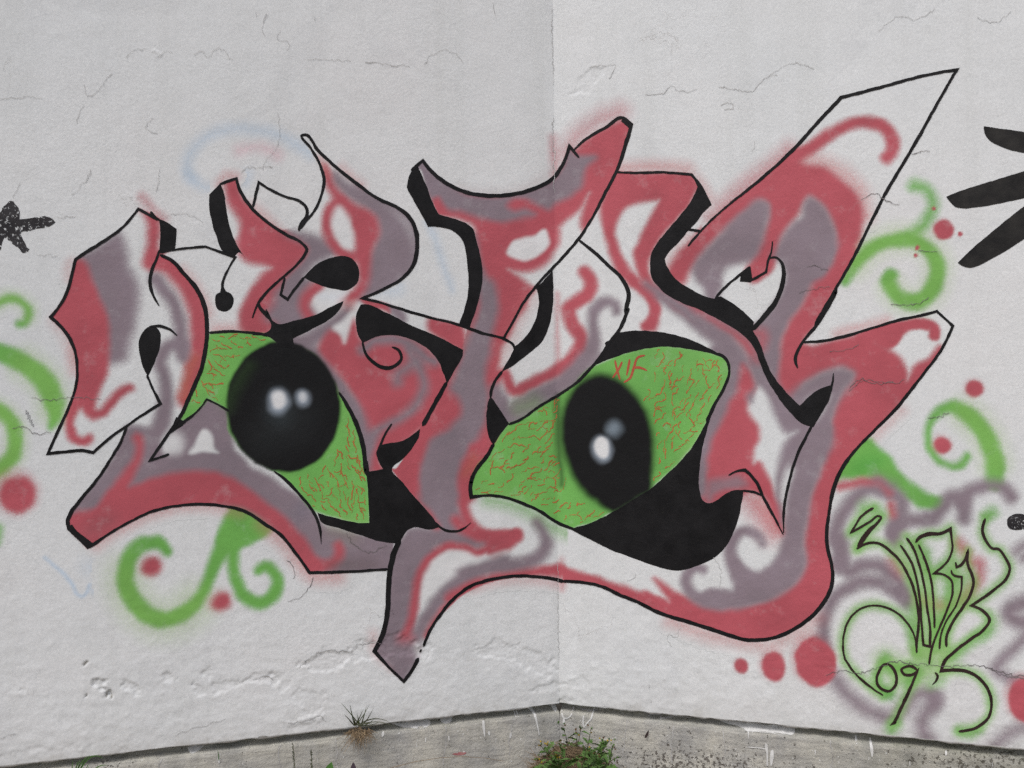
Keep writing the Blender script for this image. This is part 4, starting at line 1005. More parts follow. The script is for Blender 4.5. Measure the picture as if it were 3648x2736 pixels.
# ---------------- letter 3
L3_L = [
    S("E 20,390 60,450 160,540 300,615 450,655 600,660 750,642 900,600 1050,515 1120,400 1170,290", MAUVE, 60, 12), S("E 440,1000 470,1150 482,1300 460,1450 430,1560 D 1740,340 1680,500", MAUVE, 90, 16),
    S("D 1655,560 1530,810 1430,1000 1340,1140 1220,1370 1100,1485 I 1400,370 1500,490 1600,600 1680,720", PINK, 90, 16), S("E 1640,100 1600,280 1540,460 1440,650 1350,830", PINK, 60, 14),
    S("F 240,790 200,950 190,1100 240,1290 100,1500 60,1640 J 165,250", PINK, 80, 16), S("I 1340,900 1310,1040 1290,1200 1285,1350 1260,1500 Q 990,680", MAUVE, 80, 14), S("Q 960,740 1080,870 1190,975 1300,790", MAUVE, 60, 14),
    S("F 215,900 360,1120 600,990 860,830 1080,610", MAUVE, 60, 14),
    S("E 1570,0 1400,60 1230,190 1150,330", PINK, 90, 56, .42, False), S("E 1060,560 1050,400 1040,200", PINK, 26, 22, .5, False), S("E 300,590 500,630 900,560 1020,470", (0.5, 0.4, 0.4), 30, 30, .25, False),
    S("J 890,760 893,1000", PINK, 16, 14, .35, False), S("J 150,1000 500,925 880,950", OV, 40, 30, .3, False), S("J 300,290 600,370 850,520 980,560", GREEN, 60, 44, .55, True), S("Q 950,600 960,720 1080,860", OV, 30, 24, .3, False),
    F("E 1640,60 1600,250 1560,430 1440,660 1340,860 1285,960! 1265,860 1280,760 1330,640 1250,770 1160,830 1085,900! 1080,1000 1050,1100 980,1190 880,1240 690,1240! 780,1300 850,1380 790,1420 830,1500 740,1620 640,1800 560,1800 580,1450 480,1200 440,1000 420,900 300,840 120,800 60,650 300,640 1000,600 1200,300 1400,150", PINK, 16),
    F("E 670,1105 710,1035 800,990 900,965 985,930 1005,980 1000,1060 930,1125 830,1165 730,1145", WHITE, 10),
    F("E -60,440 15,380 60,440 160,535 300,615 450,655 600,660 750,645 900,600 1050,515 1120,405 1170,280 1230,330 1380,345 1300,450 1260,590 1180,660 1060,720 1010,770 940,740 840,690 730,680 685,730 720,770 830,765 910,800 780,840 650,870 560,860 450,830 350,790 230,770 170,730 130,690 90,690 0,500", MAUVE, 14),
    S("E 130,700 165,760", PINK, 50, 14),
    # stem
    F("D 1900,-20 2030,0 2100,60 2212,60 2100,220 2020,400 1960,540 1930,700 1880,850 1870,1000 1840,1140 1880,1290 1730,1570 1720,1700 1300,1700 1100,1480 1340,1140 1530,810 1600,690 1800,100", PINK, 14),
    F("D 1800,-20 1890,0 1935,150 1930,280 1890,420 1880,560 1840,680 1830,780 1860,900 1850,1040 1810,1180 1690,1340 1640,1460 1620,1580 1620,1700 1330,1750 1315,1600 1340,1440 1420,1260 1560,1140 1650,1020 1630,950 1550,860 1590,740 1640,600 1680,430 1720,370 1780,200", MAUVE, 16),
    F("D 1650,420 1710,380 1690,480 1650,540", OV, 20, .5),
    S("I 1960,120 1890,240 1860,360 1880,500 1900,640 1990,760 2110,800 2212,790", PINK, 82, 14), S("I 1960,180 1900,300", ORANGE, 60, 30, .4), F("I 1330,270 1420,350 1520,450 1560,480 1530,420 1545,330 1570,180 1600,60 1480,60", PINK, 14),
    F("I 1620,60 1570,200 1545,380 1560,500 1650,640 1700,730 1440,760 1400,820 1350,900 1310,1100 1290,1350 1250,1600 1450,1600 1490,1350 1530,1150 1620,980 1740,880 1850,870 2000,890 2160,840 2000,820 1900,740 1860,640 1830,450 1840,250 1900,100", MAUVE, 16),
    S("J 340,620 450,590 535,560", PINK, 88, 12), S("J 60,450 150,540 260,580 400,590", PINK, 80, 14),
    S("I 1430,1580:70 1480,1420:62 1500,1270:60 1540,1110:60 1630,960:66 1750,885:66 1880,890:66 1990,925:60 2100,905:55 J 330,700:70 450,640:90 530,565:80", PINK, 60, 12),
    F("I 1560,1230 1570,1150 1620,1050 1700,960 1800,925 1900,930 2000,965 2120,950 2212,920 J 300,760 0,880 I 1950,1020 1780,1120 1650,1230 1570,1290", WHITE, 14),
    S("J 690,470:60 750,560:66 765,650:80 710,740:95 600,790:105 440,815:110 280,835:115 120,880:120 I 2212,1010:120 2050,1060:120 1900,1130:120 1750,1250:110 1640,1380:100 1560,1500:90 1500,1620:90", MAUVE, 110, 18),
    S("J 860,850:110 700,855:60 500,880:56 300,920:60 120,985:60 0,1060:60 I 2150,1130:60 1980,1190:56 1840,1270:56 1700,1420:50 1600,1580:50", PINK, 58, 13),
    F("Q 1010,655 1100,610 1200,640 1300,660 1320,700 1290,790 1240,880 1190,960 1080,860 970,740", MAUVE, 14), S("Q 1180,650 1240,640", PINK, 50, 22, .7), S("Q 1300,700 1310,770", WHITE, 36, 16, .8), S("I 1640,1450 1600,1550", SOOT, 40, 40, .3),
    # bowl
    S("E 1290,1260:90 1340,1330:100 1320,1420:100 1230,1490:100 1160,1550:100 F 835,260:100 870,360:100 930,450:100 920,540:110 850,620:100 780,680:90 640,760:85 500,830:85 400,870:80 355,800:80 330,740:80 240,770:80", PINK, 92, 13),
    S("F 1205,240:50 1190,185:60 1120,170:70 1045,215:72 1020,320:74 1035,430:84 1010,550:110 920,660:120 830,760:120 700,850:110 560,920:110 430,1000:130 350,1050:110 290,930:110 250,850:80", MAUVE, 90, 16),
    S("F 440,1000 560,960", GREEN, 60, 50, .4), S("F 740,100 745,700", PINK, 14, 14, .5), S("F 300,650 350,480 520,150", OV, 60, 50, .28),
]
L3 = spray("letter", L3_L, mural, LZ_LET + 8e-5, CLIP_L3, under=[(L1_L, CLIP_L1), (L2_L, CLIP_L2)], avoid=[CLIP_L1, CLIP_L2, CLIP_L4])
tag(L3, "third letter, its bar across the wall corner and its tail lowest of all")
lines("outline", [
    ("E -75,455:28 15,378! 60,440:32 160,530 300,610:34 450,650 600,657:34 750,642 900,597:34 1050,512 1120,402:30 1170,268! 1245,355:22", 30), ("E 1205,298:18 1300,212:24 1450,122:26 1592,45:30 1660,97! 1620,230:34 1560,420:30 1450,640:28 1350,830:24 1240,1000:26 1100,1160:26 950,1320:24 820,1480:24 F 400,310:22 312,465", 26),
    ("E 1240,1005:22 1350,1090:28 1480,1210:32 1590,1320:34 1637,1430:36 1620,1560:34 F 1290,230:34 1240,370:32 1150,490:28 1080,600:24 980,720:26 860,830:26 760,895:24 600,990:22 440,1100:24 360,1130:22", 30),
    ("F 305,715:26 240,810:24 212,915:28", 24), ("F 240,1285:30 180,1390:32 90,1510:34 60,1600:32 J 185,100:32 168,190:34 175,268! 280,255:24 420,265 560,310:26 700,370 850,465:28 970,515! 1150,610:22 1330,700:20", 28),
    ("I 1660,690:18 1720,740:22 1800,760:24 1880,740:20 1940,690:6", 20), ("I 1385,830:40 1345,900:48 1310,1040:48 1292,1200:46 1287,1350:44 1265,1500:44 Q 1000,665:40 960,740! 1080,870:26 1190,975! 1250,895:32 1305,795:34", 40),
    ("Q 1345,700:22 1390,590:26 1480,450:28 1600,310:28 1720,225:28 1850,180:28 J 650,890:28 800,907:30 905,932:36", 28), ("Q 1318,745:20 1330,725:16", 16)],
    ["E -20,430! 50,600 110,750 140,802! 240,832 350,872 410,922 440,1020 470,1150 484,1300 460,1450 430,1560 385,1692! 298,1675! 345,1540 370,1400 370,1250 355,1130 320,1000 240,930 150,905 55,902! 0,800 -60,690 -112,590! -80,470 -30,412", "E 1575,70! 1600,38! 1670,93! 1655,140! 1632,118! 1590,82!",
     "F 703,-80! 711,80 702,230 672,370 620,480 520,570 390,670 300,722! 340,650 390,560 408,518! 500,430 560,330 590,220 592,120 576,62!", "F 215,912! 260,970 310,1050 362,1127! 300,1200 240,1295! 210,1250 185,1130 185,1020 198,950"], L3, MAT_BLACK, LZ_BLK + 2e-4)

# ---------------- letter 4
L4_L = [
    S("F 2000,560 2085,640 2095,720 2060,830 1960,1040 1880,1350 1860,1500 K 425,560 460,630", MAUVE, 110, 16), S("K 450,625 490,640 540,630 620,575 700,540 770,540", PINK, 60, 14),
    S("H 100,300 300,410 600,550 780,670 860,770 900,880 960,1000 1040,1130 1150,1270 1290,1370", MAUVE, 60, 16), S("H 850,620 900,710 940,830 1000,960 1100,1090 1215,1207 1460,1045", MAUVE, 70, 18),
    S("E 1560,480 2120,495 2190,590", PINK, 50, 12), S("G 440,1290 620,1100 820,940 1000,790 1170,640", PINK, 60, 14), S("L 1550,0 1420,170 1200,450 920,730 740,1000 680,1250 660,1400 690,1659 M 705,230 600,470 330,670 0,715 R 1650,570 1200,425", PINK, 70, 14),
    S("G 1000,1350 960,1560 850,1640", PINK, 60, 14),
    S("E 1560,440 1800,430 2100,450", OV, 60, 40, .45, False), S("G 1130,640 950,790 700,990 520,1160", PINK, 80, 54, .5, False), S("G 1250,690 1500,780 1680,940 1730,1150", OV, 70, 50, .45, False), S("G 420,850 500,1000", OV, 40, 30, .35, False),
    S("R 1300,500 1700,640 2000,690", OV, 60, 44, .4, False), S("M 240,770 450,650 600,560", OV, 60, 44, .35, False), S("L 1250,470 1050,660", OV, 40, 36, .3, False), S("H 1500,640 1900,530", OV, 36, 30, .4, False), S("K 800,600 900,700 1000,850", PINK, 160, 60, .45, True), S("K 900,640 1040,860", OV, 60, 40, .4, True),
    S("E 1300,820 1350,720", OV, 60, 36, .3, True), S("G 170,1540 260,1400 330,1320", OV, 60, 36, .25, True),
    F("E 1520,480 1700,480 1900,480 2110,500 2170,590 2130,700 2000,860 1880,1000 1810,1130 1795,1230 1840,1350 1950,1440 2212,1570 2212,1620 1900,1450 1760,1360 1700,1230 1680,1120 1750,940 1880,685! 1720,710 1600,760 1540,860 1535,1000 1580,1130 1680,1270 1790,1380 1860,1500 1870,1600 1830,1720 1760,1700 1800,1600 1790,1500 1700,1400 1560,1280 1480,1080 1430,900 1420,740 1470,580", PINK, 13),
    S("F 1330,0 1440,70 1505,170 1510,270 1440,355", PINK, 66, 13),
    # upper hook
    S("G 1895,690:90 1945,610:92 1935,520:92 1870,445:90 1750,408:88 1620,425:84 1480,490:80 1330,590:84 1200,680:90 1100,760:110", PINK, 86, 14),
    F("G 1000,790 1140,720 1280,745 1400,770 1560,880 1670,1000 1712,1150 1700,1280 1640,1450 1540,1670 1300,1670 1500,1400 1400,1080 1290,990 1210,1120 1100,1260 1040,1370 950,1580 850,1640 800,1600 850,1460 930,1300 970,1150 960,1050 910,1020 800,1100 650,1230 480,1400 340,1590 290,1680 180,1640 260,1440 450,1270 640,1100 830,940", PINK, 16),
    F("G 915,1020 965,1060 970,1130 945,1260 900,1400 855,1480 740,1520 620,1560 575,1620 565,1700 430,1680 370,1550 440,1450 540,1350 640,1240 760,1120", MAUVE, 18), S("H 520,160:150 525,260:115 520,350:90", MAUVE, 110, 20),
    F("G 1290,1000 1400,1080 1480,1230 1510,1400 1480,1560 1400,1670 H 1320,260 1250,400 1150,530 1080,680 1065,860 1060,1050 950,920 930,720 860,610 1000,440 1080,290 1105,150 1060,70 1000,30 G 1030,1400 1100,1280 1170,1200 1240,1150 1250,1080", MAUVE, 18),
    F("H 1520,0 1470,120 1420,180 1310,270 1250,400 1150,530 1080,690 1060,900 1060,1040 1140,1130 1250,1030 1400,940 1540,900 1640,950 1580,1080 1490,1250 1490,1380 1440,1520 1380,1670 1600,1700 1750,1460 1900,1280 2080,1100 2230,920 2225,850 2150,870 2060,1010! 2050,900 1960,790 1820,705! 1950,640 2050,620 1900,560 1600,660 1250,710 1350,560 1500,300 1680,0", PINK, 14),
    F("S 3117,1217 3150,1190 3220,1170 3190,1230 3150,1240", PINK, 10), S("S 3130,1180 3220,1160 3290,1153 3325,1168 3330,1195", PINK, 84, 10),
    F("H 1150,1120 1250,1030 1400,945 1540,905 1640,950 1580,1080 1490,1250 1490,1380 1440,1520 1380,1680 1150,1680 1300,1380 1400,1250 1450,1100 1300,1130 1215,1195", MAUVE, 22),
    S("H 850,640 920,640 910,740", PINK, 60, 22, .8),
    # spine between the eye and the black band
    S("H 260,400 450,500 650,620 790,720 850,850", PINK, 60, 20),
    S("H 0,250:40 120,330:80 300,450:110 470,590:120 620,700:140 720,820:150 750,920:130 690,1060:120 620,1220:110 540,1420:100 480,1600:90 K 455,330:90 450,480:100", MAUVE, 120, 18),
    F("H 770,880 840,960 860,1080 800,1170 805,1250 890,1370 885,1470 850,1580 860,1670 K 880,320 960,430 1020,590 1075,780 1080,890! 1000,740 920,590 760,545 620,580 490,645 480,520 490,320 540,120 H 580,1380 660,1200 730,1060", PINK, 14),
    F("H 830,820 900,930 1000,1080 1110,1220 1300,1370 1250,1470 1190,1580 K 1110,350 1060,560 1070,780 1040,600 1050,380 1120,150 H 1200,1400 1120,1420 1060,1360 1000,1210 940,1080 880,1050 820,1180 800,1150 860,1060 840,950", MAUVE, 18),
    F("K 500,470 620,450 740,430 800,500 740,540 600,560 500,640", MAUVE, 16, .8), S("K 560,600 640,565 740,560", PINK, 36, 14, .8),
    # sweep at the bottom
    F("K 0,1350 80,1390 180,1430! 130,1330 60,1240 170,1300 300,1380 420,1440 600,1480 800,1460 1000,1390 1180,1280 1260,1150 1250,950 1280,750 1320,550 1400,350 1480,150 1500,-20 1900,-20 1700,200 1560,400 1490,560 1440,800 1440,950 1490,1120 1490,1260 1400,1430 1200,1620 900,1720 500,1680 0,1470", PINK, 14),
    F("J 870,830 1000,850 1150,890 1300,940 1500,1010 1700,1100 1750,1200 1500,1130 1340,1060 1200,985 1050,950 880,940", PINK, 12),
    F("K 690,1100 780,1170 900,1190 1000,1120 1080,960 1095,800 1130,560 1200,330 1310,50 1470,40 1480,140 1400,350 1320,560 1275,800 1250,950 1265,1130 1195,1270 1000,1395 800,1465 600,1485 430,1440 480,1350 690,1330 690,1230", MAUVE, 16),
    S("K 455,1175:50 390,1160:60 330,1220:72 330,1310:74 400,1390:90 500,1400:110 620,1395:120", MAUVE, 74, 14), S("K 920,960:54 860,890:62 780,865:66 710,910:76 670,1020:84 690,1120:100 760,1220:130 850,1290:150", MAUVE, 70, 14),
]
L4 = spray("letter", L4_L, mural, LZ_LET + 1.2e-4, CLIP_L4, under=[(SWL[4], None), (SWL[5], None), (cloud, None)] + [(d_, None) for d_ in DOTS] + [(L1_L, CLIP_L1), (L2_L, CLIP_L2), (L3_L, CLIP_L3)], avoid=[CLIP_L1, CLIP_L2, CLIP_L3])
tag(L4, "last letter, widest, with a tall white blade and an arm to the right")
lines("outline", [
    ("E 1535,472:18 1700,478:20 1900,473:22 2132,490! G 435,910:18 515,1065:14", 20), ("G 335,1385:14 440,1262:18 620,1092:20 820,930:24 1000,780:28 1170,620:30 1350,420:32 1540,218! 1800,150:28 2000,95:28 2212,40:26 S 3408,250! N 1490,0:28 1380,200:30 1250,420:32 1120,640:30 1000,880:28 860,1160:28 700,1440:26 575,1659:28 H 1500,310:30 1350,570:28 1240,700:24 1195,780:26 1180,840:28 1200,910:14", 26),
    ("H 1240,705:18 1400,695:26 1600,650:26 1800,590:24 2000,530:26 2212,485:24 S 3337,1108! 3394,1161! 3351,1249:28 L 1420,180:26 1320,310:28 1200,460:28 1050,610:28 920,740:26 800,890:32 740,1000:36 705,1110:34 680,1250:28 660,1400:32 665,1560:34 690,1659:30 M 705,230:34 680,350:34 600,480:36 480,590:36 330,680:34 180,725:32 0,725:34 R 1800,625:36 1650,575:36 1450,510:34 1200,430:32 J 1500,1100:30 1340,1035:30 1200,970:28 1050,940:28 895,930:26", 28),
    ("H 548,362:22 650,250:22 750,170:22 820,112:18", 22), ("H 840,215:18 900,180:22 950,152! 968,60:20 990,0:18 G 1000,1350:12", 20), ("H 972,45:14 1020,35:18 1068,70:24 1090,150:34 1072,270:40 1022,390:44 945,490:44 840,605:36", 30), ("G 320,1252:24 440,1270:26", 24),
    ("H 1310,1365:22 1260,1460:24 1210,1560:26 K 1170,340:26 1120,520:26 1092,680:26 1087,880:8", 24), ("K 1085,895:10 1000,730:24 920,585:26 880,490:28 785,385! 720,395:20 655,427:14", 24), ("K 765,545:18 850,560:22 918,587:16", 20), ("H 1310,1372:16 1330,1340:16 1440,1150:18 1470,1040:18 1480,950:10", 16)],
    ["G 362,812! 430,910 517,1065! 460,1120 400,1200 340,1260 250,1370 180,1440 148,1490! 180,1570 250,1655 H 380,300 480,350 540,364! 592,343! 700,410 800,490 852,545! 845,620! 900,710 940,830 1000,960 1100,1090 1215,1207! 1270,1150 1360,1080 1457,1043! 1470,1060 1440,1150 1385,1270 1320,1372! 1230,1345 1140,1260 1040,1130 960,1000 900,870 860,760 780,660 700,600 600,540 450,460 300,400 120,290 45,190 35,100 G 50,1430 100,1350 200,1230 300,1110 370,1010 407,920!",
     "H 822,108! 838,170! 842,217! 825,237! 745,227! 748,180!"], L4, MAT_BLACK, LZ_BLK + 3e-4)

# ---------------- eyes
EYE1 = "A 1655,1295! 1760,1285 1880,1285 2000,1295 2100,1310 D 215,505 330,520! 450,560 600,740 690,900! 760,1010 830,1160 870,1300 895,1500 I 1130,350 1140,500 1145,690! 1040,690 900,660 735,615! 690,590 600,480 500,370 400,290! C 1900,760 1800,600 1795,470! 1720,425 1630,380! 1560,470 1470,540 1410,540! 1440,480 1520,300 1590,130 1630,0 A 1630,1380"
EYE2 = "F 360,1130! 440,1100 600,990 760,895 860,830 940,750 1000,690 1100,640 1250,580 1400,540 1550,520 1700,525 1850,550 1980,580 2075,630 2095,720 2060,830 1980,980 1920,1110 1850,1240 1750,1380 1600,1530 1480,1640! J 1280,390! 1100,475 970,515! 850,465 700,370 560,310 420,265 280,255 172,265! 170,190 185,100 235,0 F 180,1390 240,1290 300,1200"
GRN2 = (0.215, 0.49, 0.13); GRNL = (0.32, 0.55, 0.18)
EYE1_L = [F(EYE1, EYEG, 9, 1, False), S("A 1700,1400 1650,1600 C 1560,300", GRN2, 100, 60, .5), S("I 1140,700 900,680", GRNL, 60, 50, .5), S("D 720,950 800,1200 860,1500", GRN2, 120, 60, .5)]
eye1 = spray("eye", EYE1_L, mural, LZ_EYE, EYE1, only=True, under=[(L1_L, CLIP_L1), (L2_L, CLIP_L2)])
tag(eye1, "green bloodshot eye under the second letter, pupil looking left")
EYE2_L = [F(EYE2, EYEG, 9, 1, False), S("F 1500,560 1900,620 2050,700", GRN2, 200, 90, .6), S("F 2040,860 1900,1180 1700,1440", GRNL, 70, 50, .45), S("J 230,230 420,270 600,330", GRNL, 60, 46, .5), S("F 1560,1000 1600,1300", DGREEN, 160, 90, .35)]
eye2 = spray("eye", EYE2_L, mural, LZ_EYE, EYE2, only=True, under=[(L3_L, CLIP_L3), (L4_L, CLIP_L4)])
tag(eye2, "green bloodshot eye crossing the wall corner, with red letters XIF")

PUP1_L = [Ell(1010, 1450, 203, 234, -.10, BLACK, 8), Ell(1010, 1520, 120, 60, -.5, (0.03, 0.034, 0.036), 80, .5), S("C 1790,450 1850,300 1960,120", (0.05, 0.12, 0.03), 60, 40, .3)]
pup1 = spray("pupil", PUP1_L, eye1, LZ_PUP, mat=MAT_SPRAY_DENSE, under=[(L1_L, CLIP_L1), (L2_L, CLIP_L2), (EYE1_L, EYE1)])
HL1_L = [Ell(900 + 210 / ZOOM, 1000 + 1000 / ZOOM, 42, 56, -.3, (0.06, 0.08, 0.09), 50, .35), Ell(900 + 205 / ZOOM, 1000 + 955 / ZOOM, 34, 42, 0, BLUEW, 16, .65), Ell(900 + 205 / ZOOM, 1000 + 940 / ZOOM, 25, 33, 0, WHITE, 11, .95)]
spray("highlight", HL1_L, pup1, LZ_PUP + 6e-5, mat=MAT_SPRAY_DENSE, under=[(EYE1_L, EYE1), (PUP1_L, None)])
HL2_L = [Ell(900 + 395 / ZOOM, 1000 + 925 / ZOOM, 22, 26, -.2, BLUEW, 13, .55), Ell(900 + 395 / ZOOM, 1000 + 918 / ZOOM, 12, 15, 0, WHITE, 10, .6)]
spray("highlight", HL2_L, pup1, LZ_PUP + 1.2e-4, mat=MAT_SPRAY_DENSE, under=[(EYE1_L, EYE1), (PUP1_L, None), (HL1_L, None)])
cx2, cy2 = cpt('F', 1130, 1262)
PUP2_L = [Ell(cx2 + 5, cy2, 168, 250, -.20, (0.03, 0.08, 0.02), 26, .4), Ell(cx2 + 4, cy2, 162, 240, -.20, BLACK, 13), S("F 745,905 748,1100 752,1300 765,1480 775,1600", BLACK, 22, 16, .95), F("F 1250,1420 1440,1420 1486,1520 1480,1660! J 1450,300 1290,395! 1200,330", BLACK, 12)]
pup2 = spray("pupil", PUP2_L, eye2, LZ_PUP, mat=MAT_SPRAY_DENSE, under=[(L3_L, CLIP_L3), (L4_L, CLIP_L4), (EYE2_L, EYE2)])
HL3_L = [Ell(*cpt('F', 1092, 1330), 33, 44, -.2, BLUEW, 13, .6), Ell(*cpt('F', 1090, 1318), 26, 37, -.2, WHITE, 8, .95)]
spray("highlight", HL3_L, pup2, LZ_PUP + 6e-5, mat=MAT_SPRAY_DENSE, under=[(EYE2_L, EYE2), (PUP2_L, None)])
HL4_L = [Ell(*cpt('F', 1188, 1163), 25, 26, 0, (0.34, 0.42, 0.50), 16, .6)]
spray("highlight", HL4_L, pup2, LZ_PUP + 1.2e-4, mat=MAT_SPRAY_DENSE, under=[(EYE2_L, EYE2), (PUP2_L, None), (HL3_L, None)])

lines("eyelid", [("F 2010,572:24 2075,622:24 2097,720:22 2062,830:22 1980,980:26 1920,1110:30", 22)],
      ["F 1215,408! 1400,394 1550,405 1750,450 1900,515 2020,577 2078,622! 1980,582 1850,552 1700,527 1550,520 1400,542 1250,582 1100,640 1000,692 930,757! 1030,670 1100,570 1125,520 1115,490 1150,470!",
       "F 1475,1645! 1600,1530 1750,1380 1850,1240 1920,1110 1962,1038! 1915,1200 1880,1350 1860,1500 K 420,494 428,560 450,620 490,647 540,635 620,580 700,545 772,545! 757,640 727,780 692,880 622,1000 550,1070 450,1122 330,1167 240,1177 120,1157 0,1115 J 1330,702 1150,612 968,513! 1100,475 1290,385!"], eye2, MAT_BLACK, LZ_BLK)
lines("eyelid", [],
      ["D 1000,1310 1180,1260 1320,1170! 1310,1230 1270,1300 1200,1390 1100,1487 I 1400,370 1500,490 1600,600 1665,685 1682,728! 1640,742 1480,732 1430,762 1400,812 1365,855! 1330,852 1200,832 1050,782 900,732 760,682 730,612! 900,660 1040,690 1147,690! 1142,500 1132,288! 1200,278 1250,265! 1205,190 1195,130 1215,100"], eye1, MAT_BLACK, LZ_BLK)

def veins(eye_txt, pupil, n, orient, seed, lift=0.0004):
    rr = random.Random(seed)
    poly, _, _ = smooth(eye_txt, True, 12)
    lo, hi = poly.min(0), poly.max(0)
    out, spots = [], []
    tries = 0
    while len(out) < n and tries < 12000:
        tries += 1
        p = np.array([rr.uniform(lo[0], hi[0]), rr.uniform(lo[1], hi[1])])
        a = orient(p) + rr.gauss(0, 0.35)
        ln = rr.uniform(26, 62)
        pts = [p]
        for k in range(int(ln / 9)):
            a2 = a + rr.gauss(0, 0.5)
            pts.append(pts[-1] + 9 * np.array([math.cos(a2), math.sin(a2)]))
        q = np.array(pts)
        d = sd_poly(q, poly)
        ex, ey, erx, ery, ea = pupil
        dx, dy = q[:, 0] - ex, q[:, 1] - ey
        ux = dx * math.cos(ea) + dy * math.sin(ea); uy = -dx * math.sin(ea) + dy * math.cos(ea)
        inp = (ux / (erx + 22)) ** 2 + (uy / (ery + 22)) ** 2
        if d.max() > -9 or inp.min() < 1: continue
        mid = q[len(q) // 2]
        if any(np.hypot(*(mid - s_)) < 22 for s_ in spots): continue
        spots.append(mid)
        out.append(("S " + " ".join(f"{x:.1f},{y:.1f}" for x, y in q), rr.uniform(5.5, 8)))
        if rr.random() < 0.25 and len(q) > 4:
            k = len(q) // 2; b = a + rr.choice([-1, 1]) * rr.uniform(.6, 1.1)
            out.append((f"S {q[k][0]:.1f},{q[k][1]:.1f} {q[k][0] + 12 * math.cos(b):.1f},{q[k][1] + 12 * math.sin(b):.1f} {q[k][0] + 24 * math.cos(b + .4):.1f},{q[k][1] + 24 * math.sin(b + .4):.1f}", 7))
    return out
v1 = veins(EYE1, (1010, 1453, 205, 230, 0), 100, lambda p: 0.5 if p[0] < 1000 and p[1] < 1500 else 1.15, 3)
tag(lines("vein", v1, [], eye1, MAT_VEIN, LZ_PUP + 3.5e-4, 1.6, 4.0), kind='stuff')
v2 = veins(EYE2, (cx2, cy2, 153, 236, -.20), 190, lambda p: -0.5 if p[0] < 2000 else (-1.15 if p[1] < 1800 else -0.7), 5)
v2 = [v for v in v2 if not any(2175 < float(t.split(',')[0]) < 2325 and 1240 < float(t.split(',')[1]) < 1375 for t in v[0].split()[1:])]
tag(lines("vein", v2, [], eye2, MAT_VEIN, LZ_PUP + 3.5e-4, 1.6, 4.0), kind='stuff')
lines("lettering", [("F 1198,628:16 1210,690:18 1235,778:12", 16), ("F 1252,640:14 1220,705:18 1180,762:14", 16), ("F 1312,620:16 1300,690:18 1290,745:12", 16), ("F 1432,588:12 1380,602:18 1345,690:20 1315,765:18 1268,800:14", 18), ("F 1345,688:16 1390,684:18 1448,708:12", 16)], [], eye2, MAT_XIF, LZ_PUP + 5e-4, .6)

# ================================================================== SIGNATURE TAG
sig = root("signature_tag", "thin dark signature tag dated 09 in a green glow and mauve cloud", "graffiti tag", (3250, 2450))
spray("mauve_cloud", cloud, sig, LZ_SWIRL + 4e-5, under=[(SWL[5], None)])
TAGL = [
    ("L 1025,1240:18 950,1285:14 918,1315! 850,1430! 1000,1345:14 1070,1300 1085,1308 1060,1350:18 1000,1410:26 945,1480:30 905,1550:22", 16), ("L 895,1558:16 960,1522 1040,1512 1120,1545 M 1130,5 1220,90 1300,220 1350,350 1375,480 1382,600 1372,700 1366,828:10", 15),
    ("L 1238,1532 M 1270,25 1320,110 1365,250 1395,450 1405,600 1420,768! 1470,780! 1472,640 1450,480 1430,320 1390,150 1340,10 L 1320,1520 1287,1473", 15), ("L 1382,1528 M 1400,20 1440,120 1480,260 1500,450 1507,632", 15),
    ("M 1366,828:12 1355,720 1310,620 1230,530 1130,475 1020,458 920,485 840,560 795,670 785,780 800,880! 880,990 970,1075:15 1100,1165:8", 15), ("L 1358,1508:14 1390,1470:22 1450,1445:24 1560,1437:20 1632,1402! 1642,1480:14 M 1648,10 1620,90 1502,205! 1590,220 1640,260 1650,340 1620,460 1560,600 1500,750 1475,840 1465,920", 15),
    ("M 1672,118:12 1680,157! 1712,140:18 1770,30! 1765,120 1800,210 1815,270 1790,370 1730,470 1640,610 1600,710 1602,780", 16), ("M 1640,180:12 1645,205 1722,232! 1720,320 1680,450 1600,580 1560,680 1546,798", 15),
    ("L 1907,1322:18 1885,1400 1910,1490 1980,1560 M 1990,10 2070,90 2100,170 2070,250 1980,330 1800,458! 1900,510 1940,570 1900,640 1780,730:20 1640,840 1590,890 1560,970! 1640,965 1760,975 1870,1040 1940,1150 1955,1250:18 1930,1340 1860,1405 1700,1447:16", 16),
    ("M 1510,985:10 1530,1010:18 1525,1040:16 1490,1082:4", 12)]
DATE = [("M 1150,918:14 1108,922 1075,965:16 1052,1030 1060,1080 1095,1118 1150,1132:16 1192,1095:20 1207,1020:18 1180,950 1142,920:14", 16), ("M 1370,965:14 1330,937:16 1285,938 1245,962 1262,995 1320,1005 1362,982! 1375,965! 1340,1050:18 1290,1165:20 1240,1270:20 1192,1375! 1178,1388! 1205,1378:12", 16)]
glow = []
for p, w in TAGL[:9] + DATE:
    glow.append(S(p.replace('!', ''), GRNL, 66, 28, .52)); glow[-1]['w'] = 62

    glow[-1]['p'] = re.sub(r':\d+', '', p)
for p, w in TAGL[:9] + DATE:
    glow.append(S(re.sub(r':\d+', '', p), GREEN, 30, 18, .62))
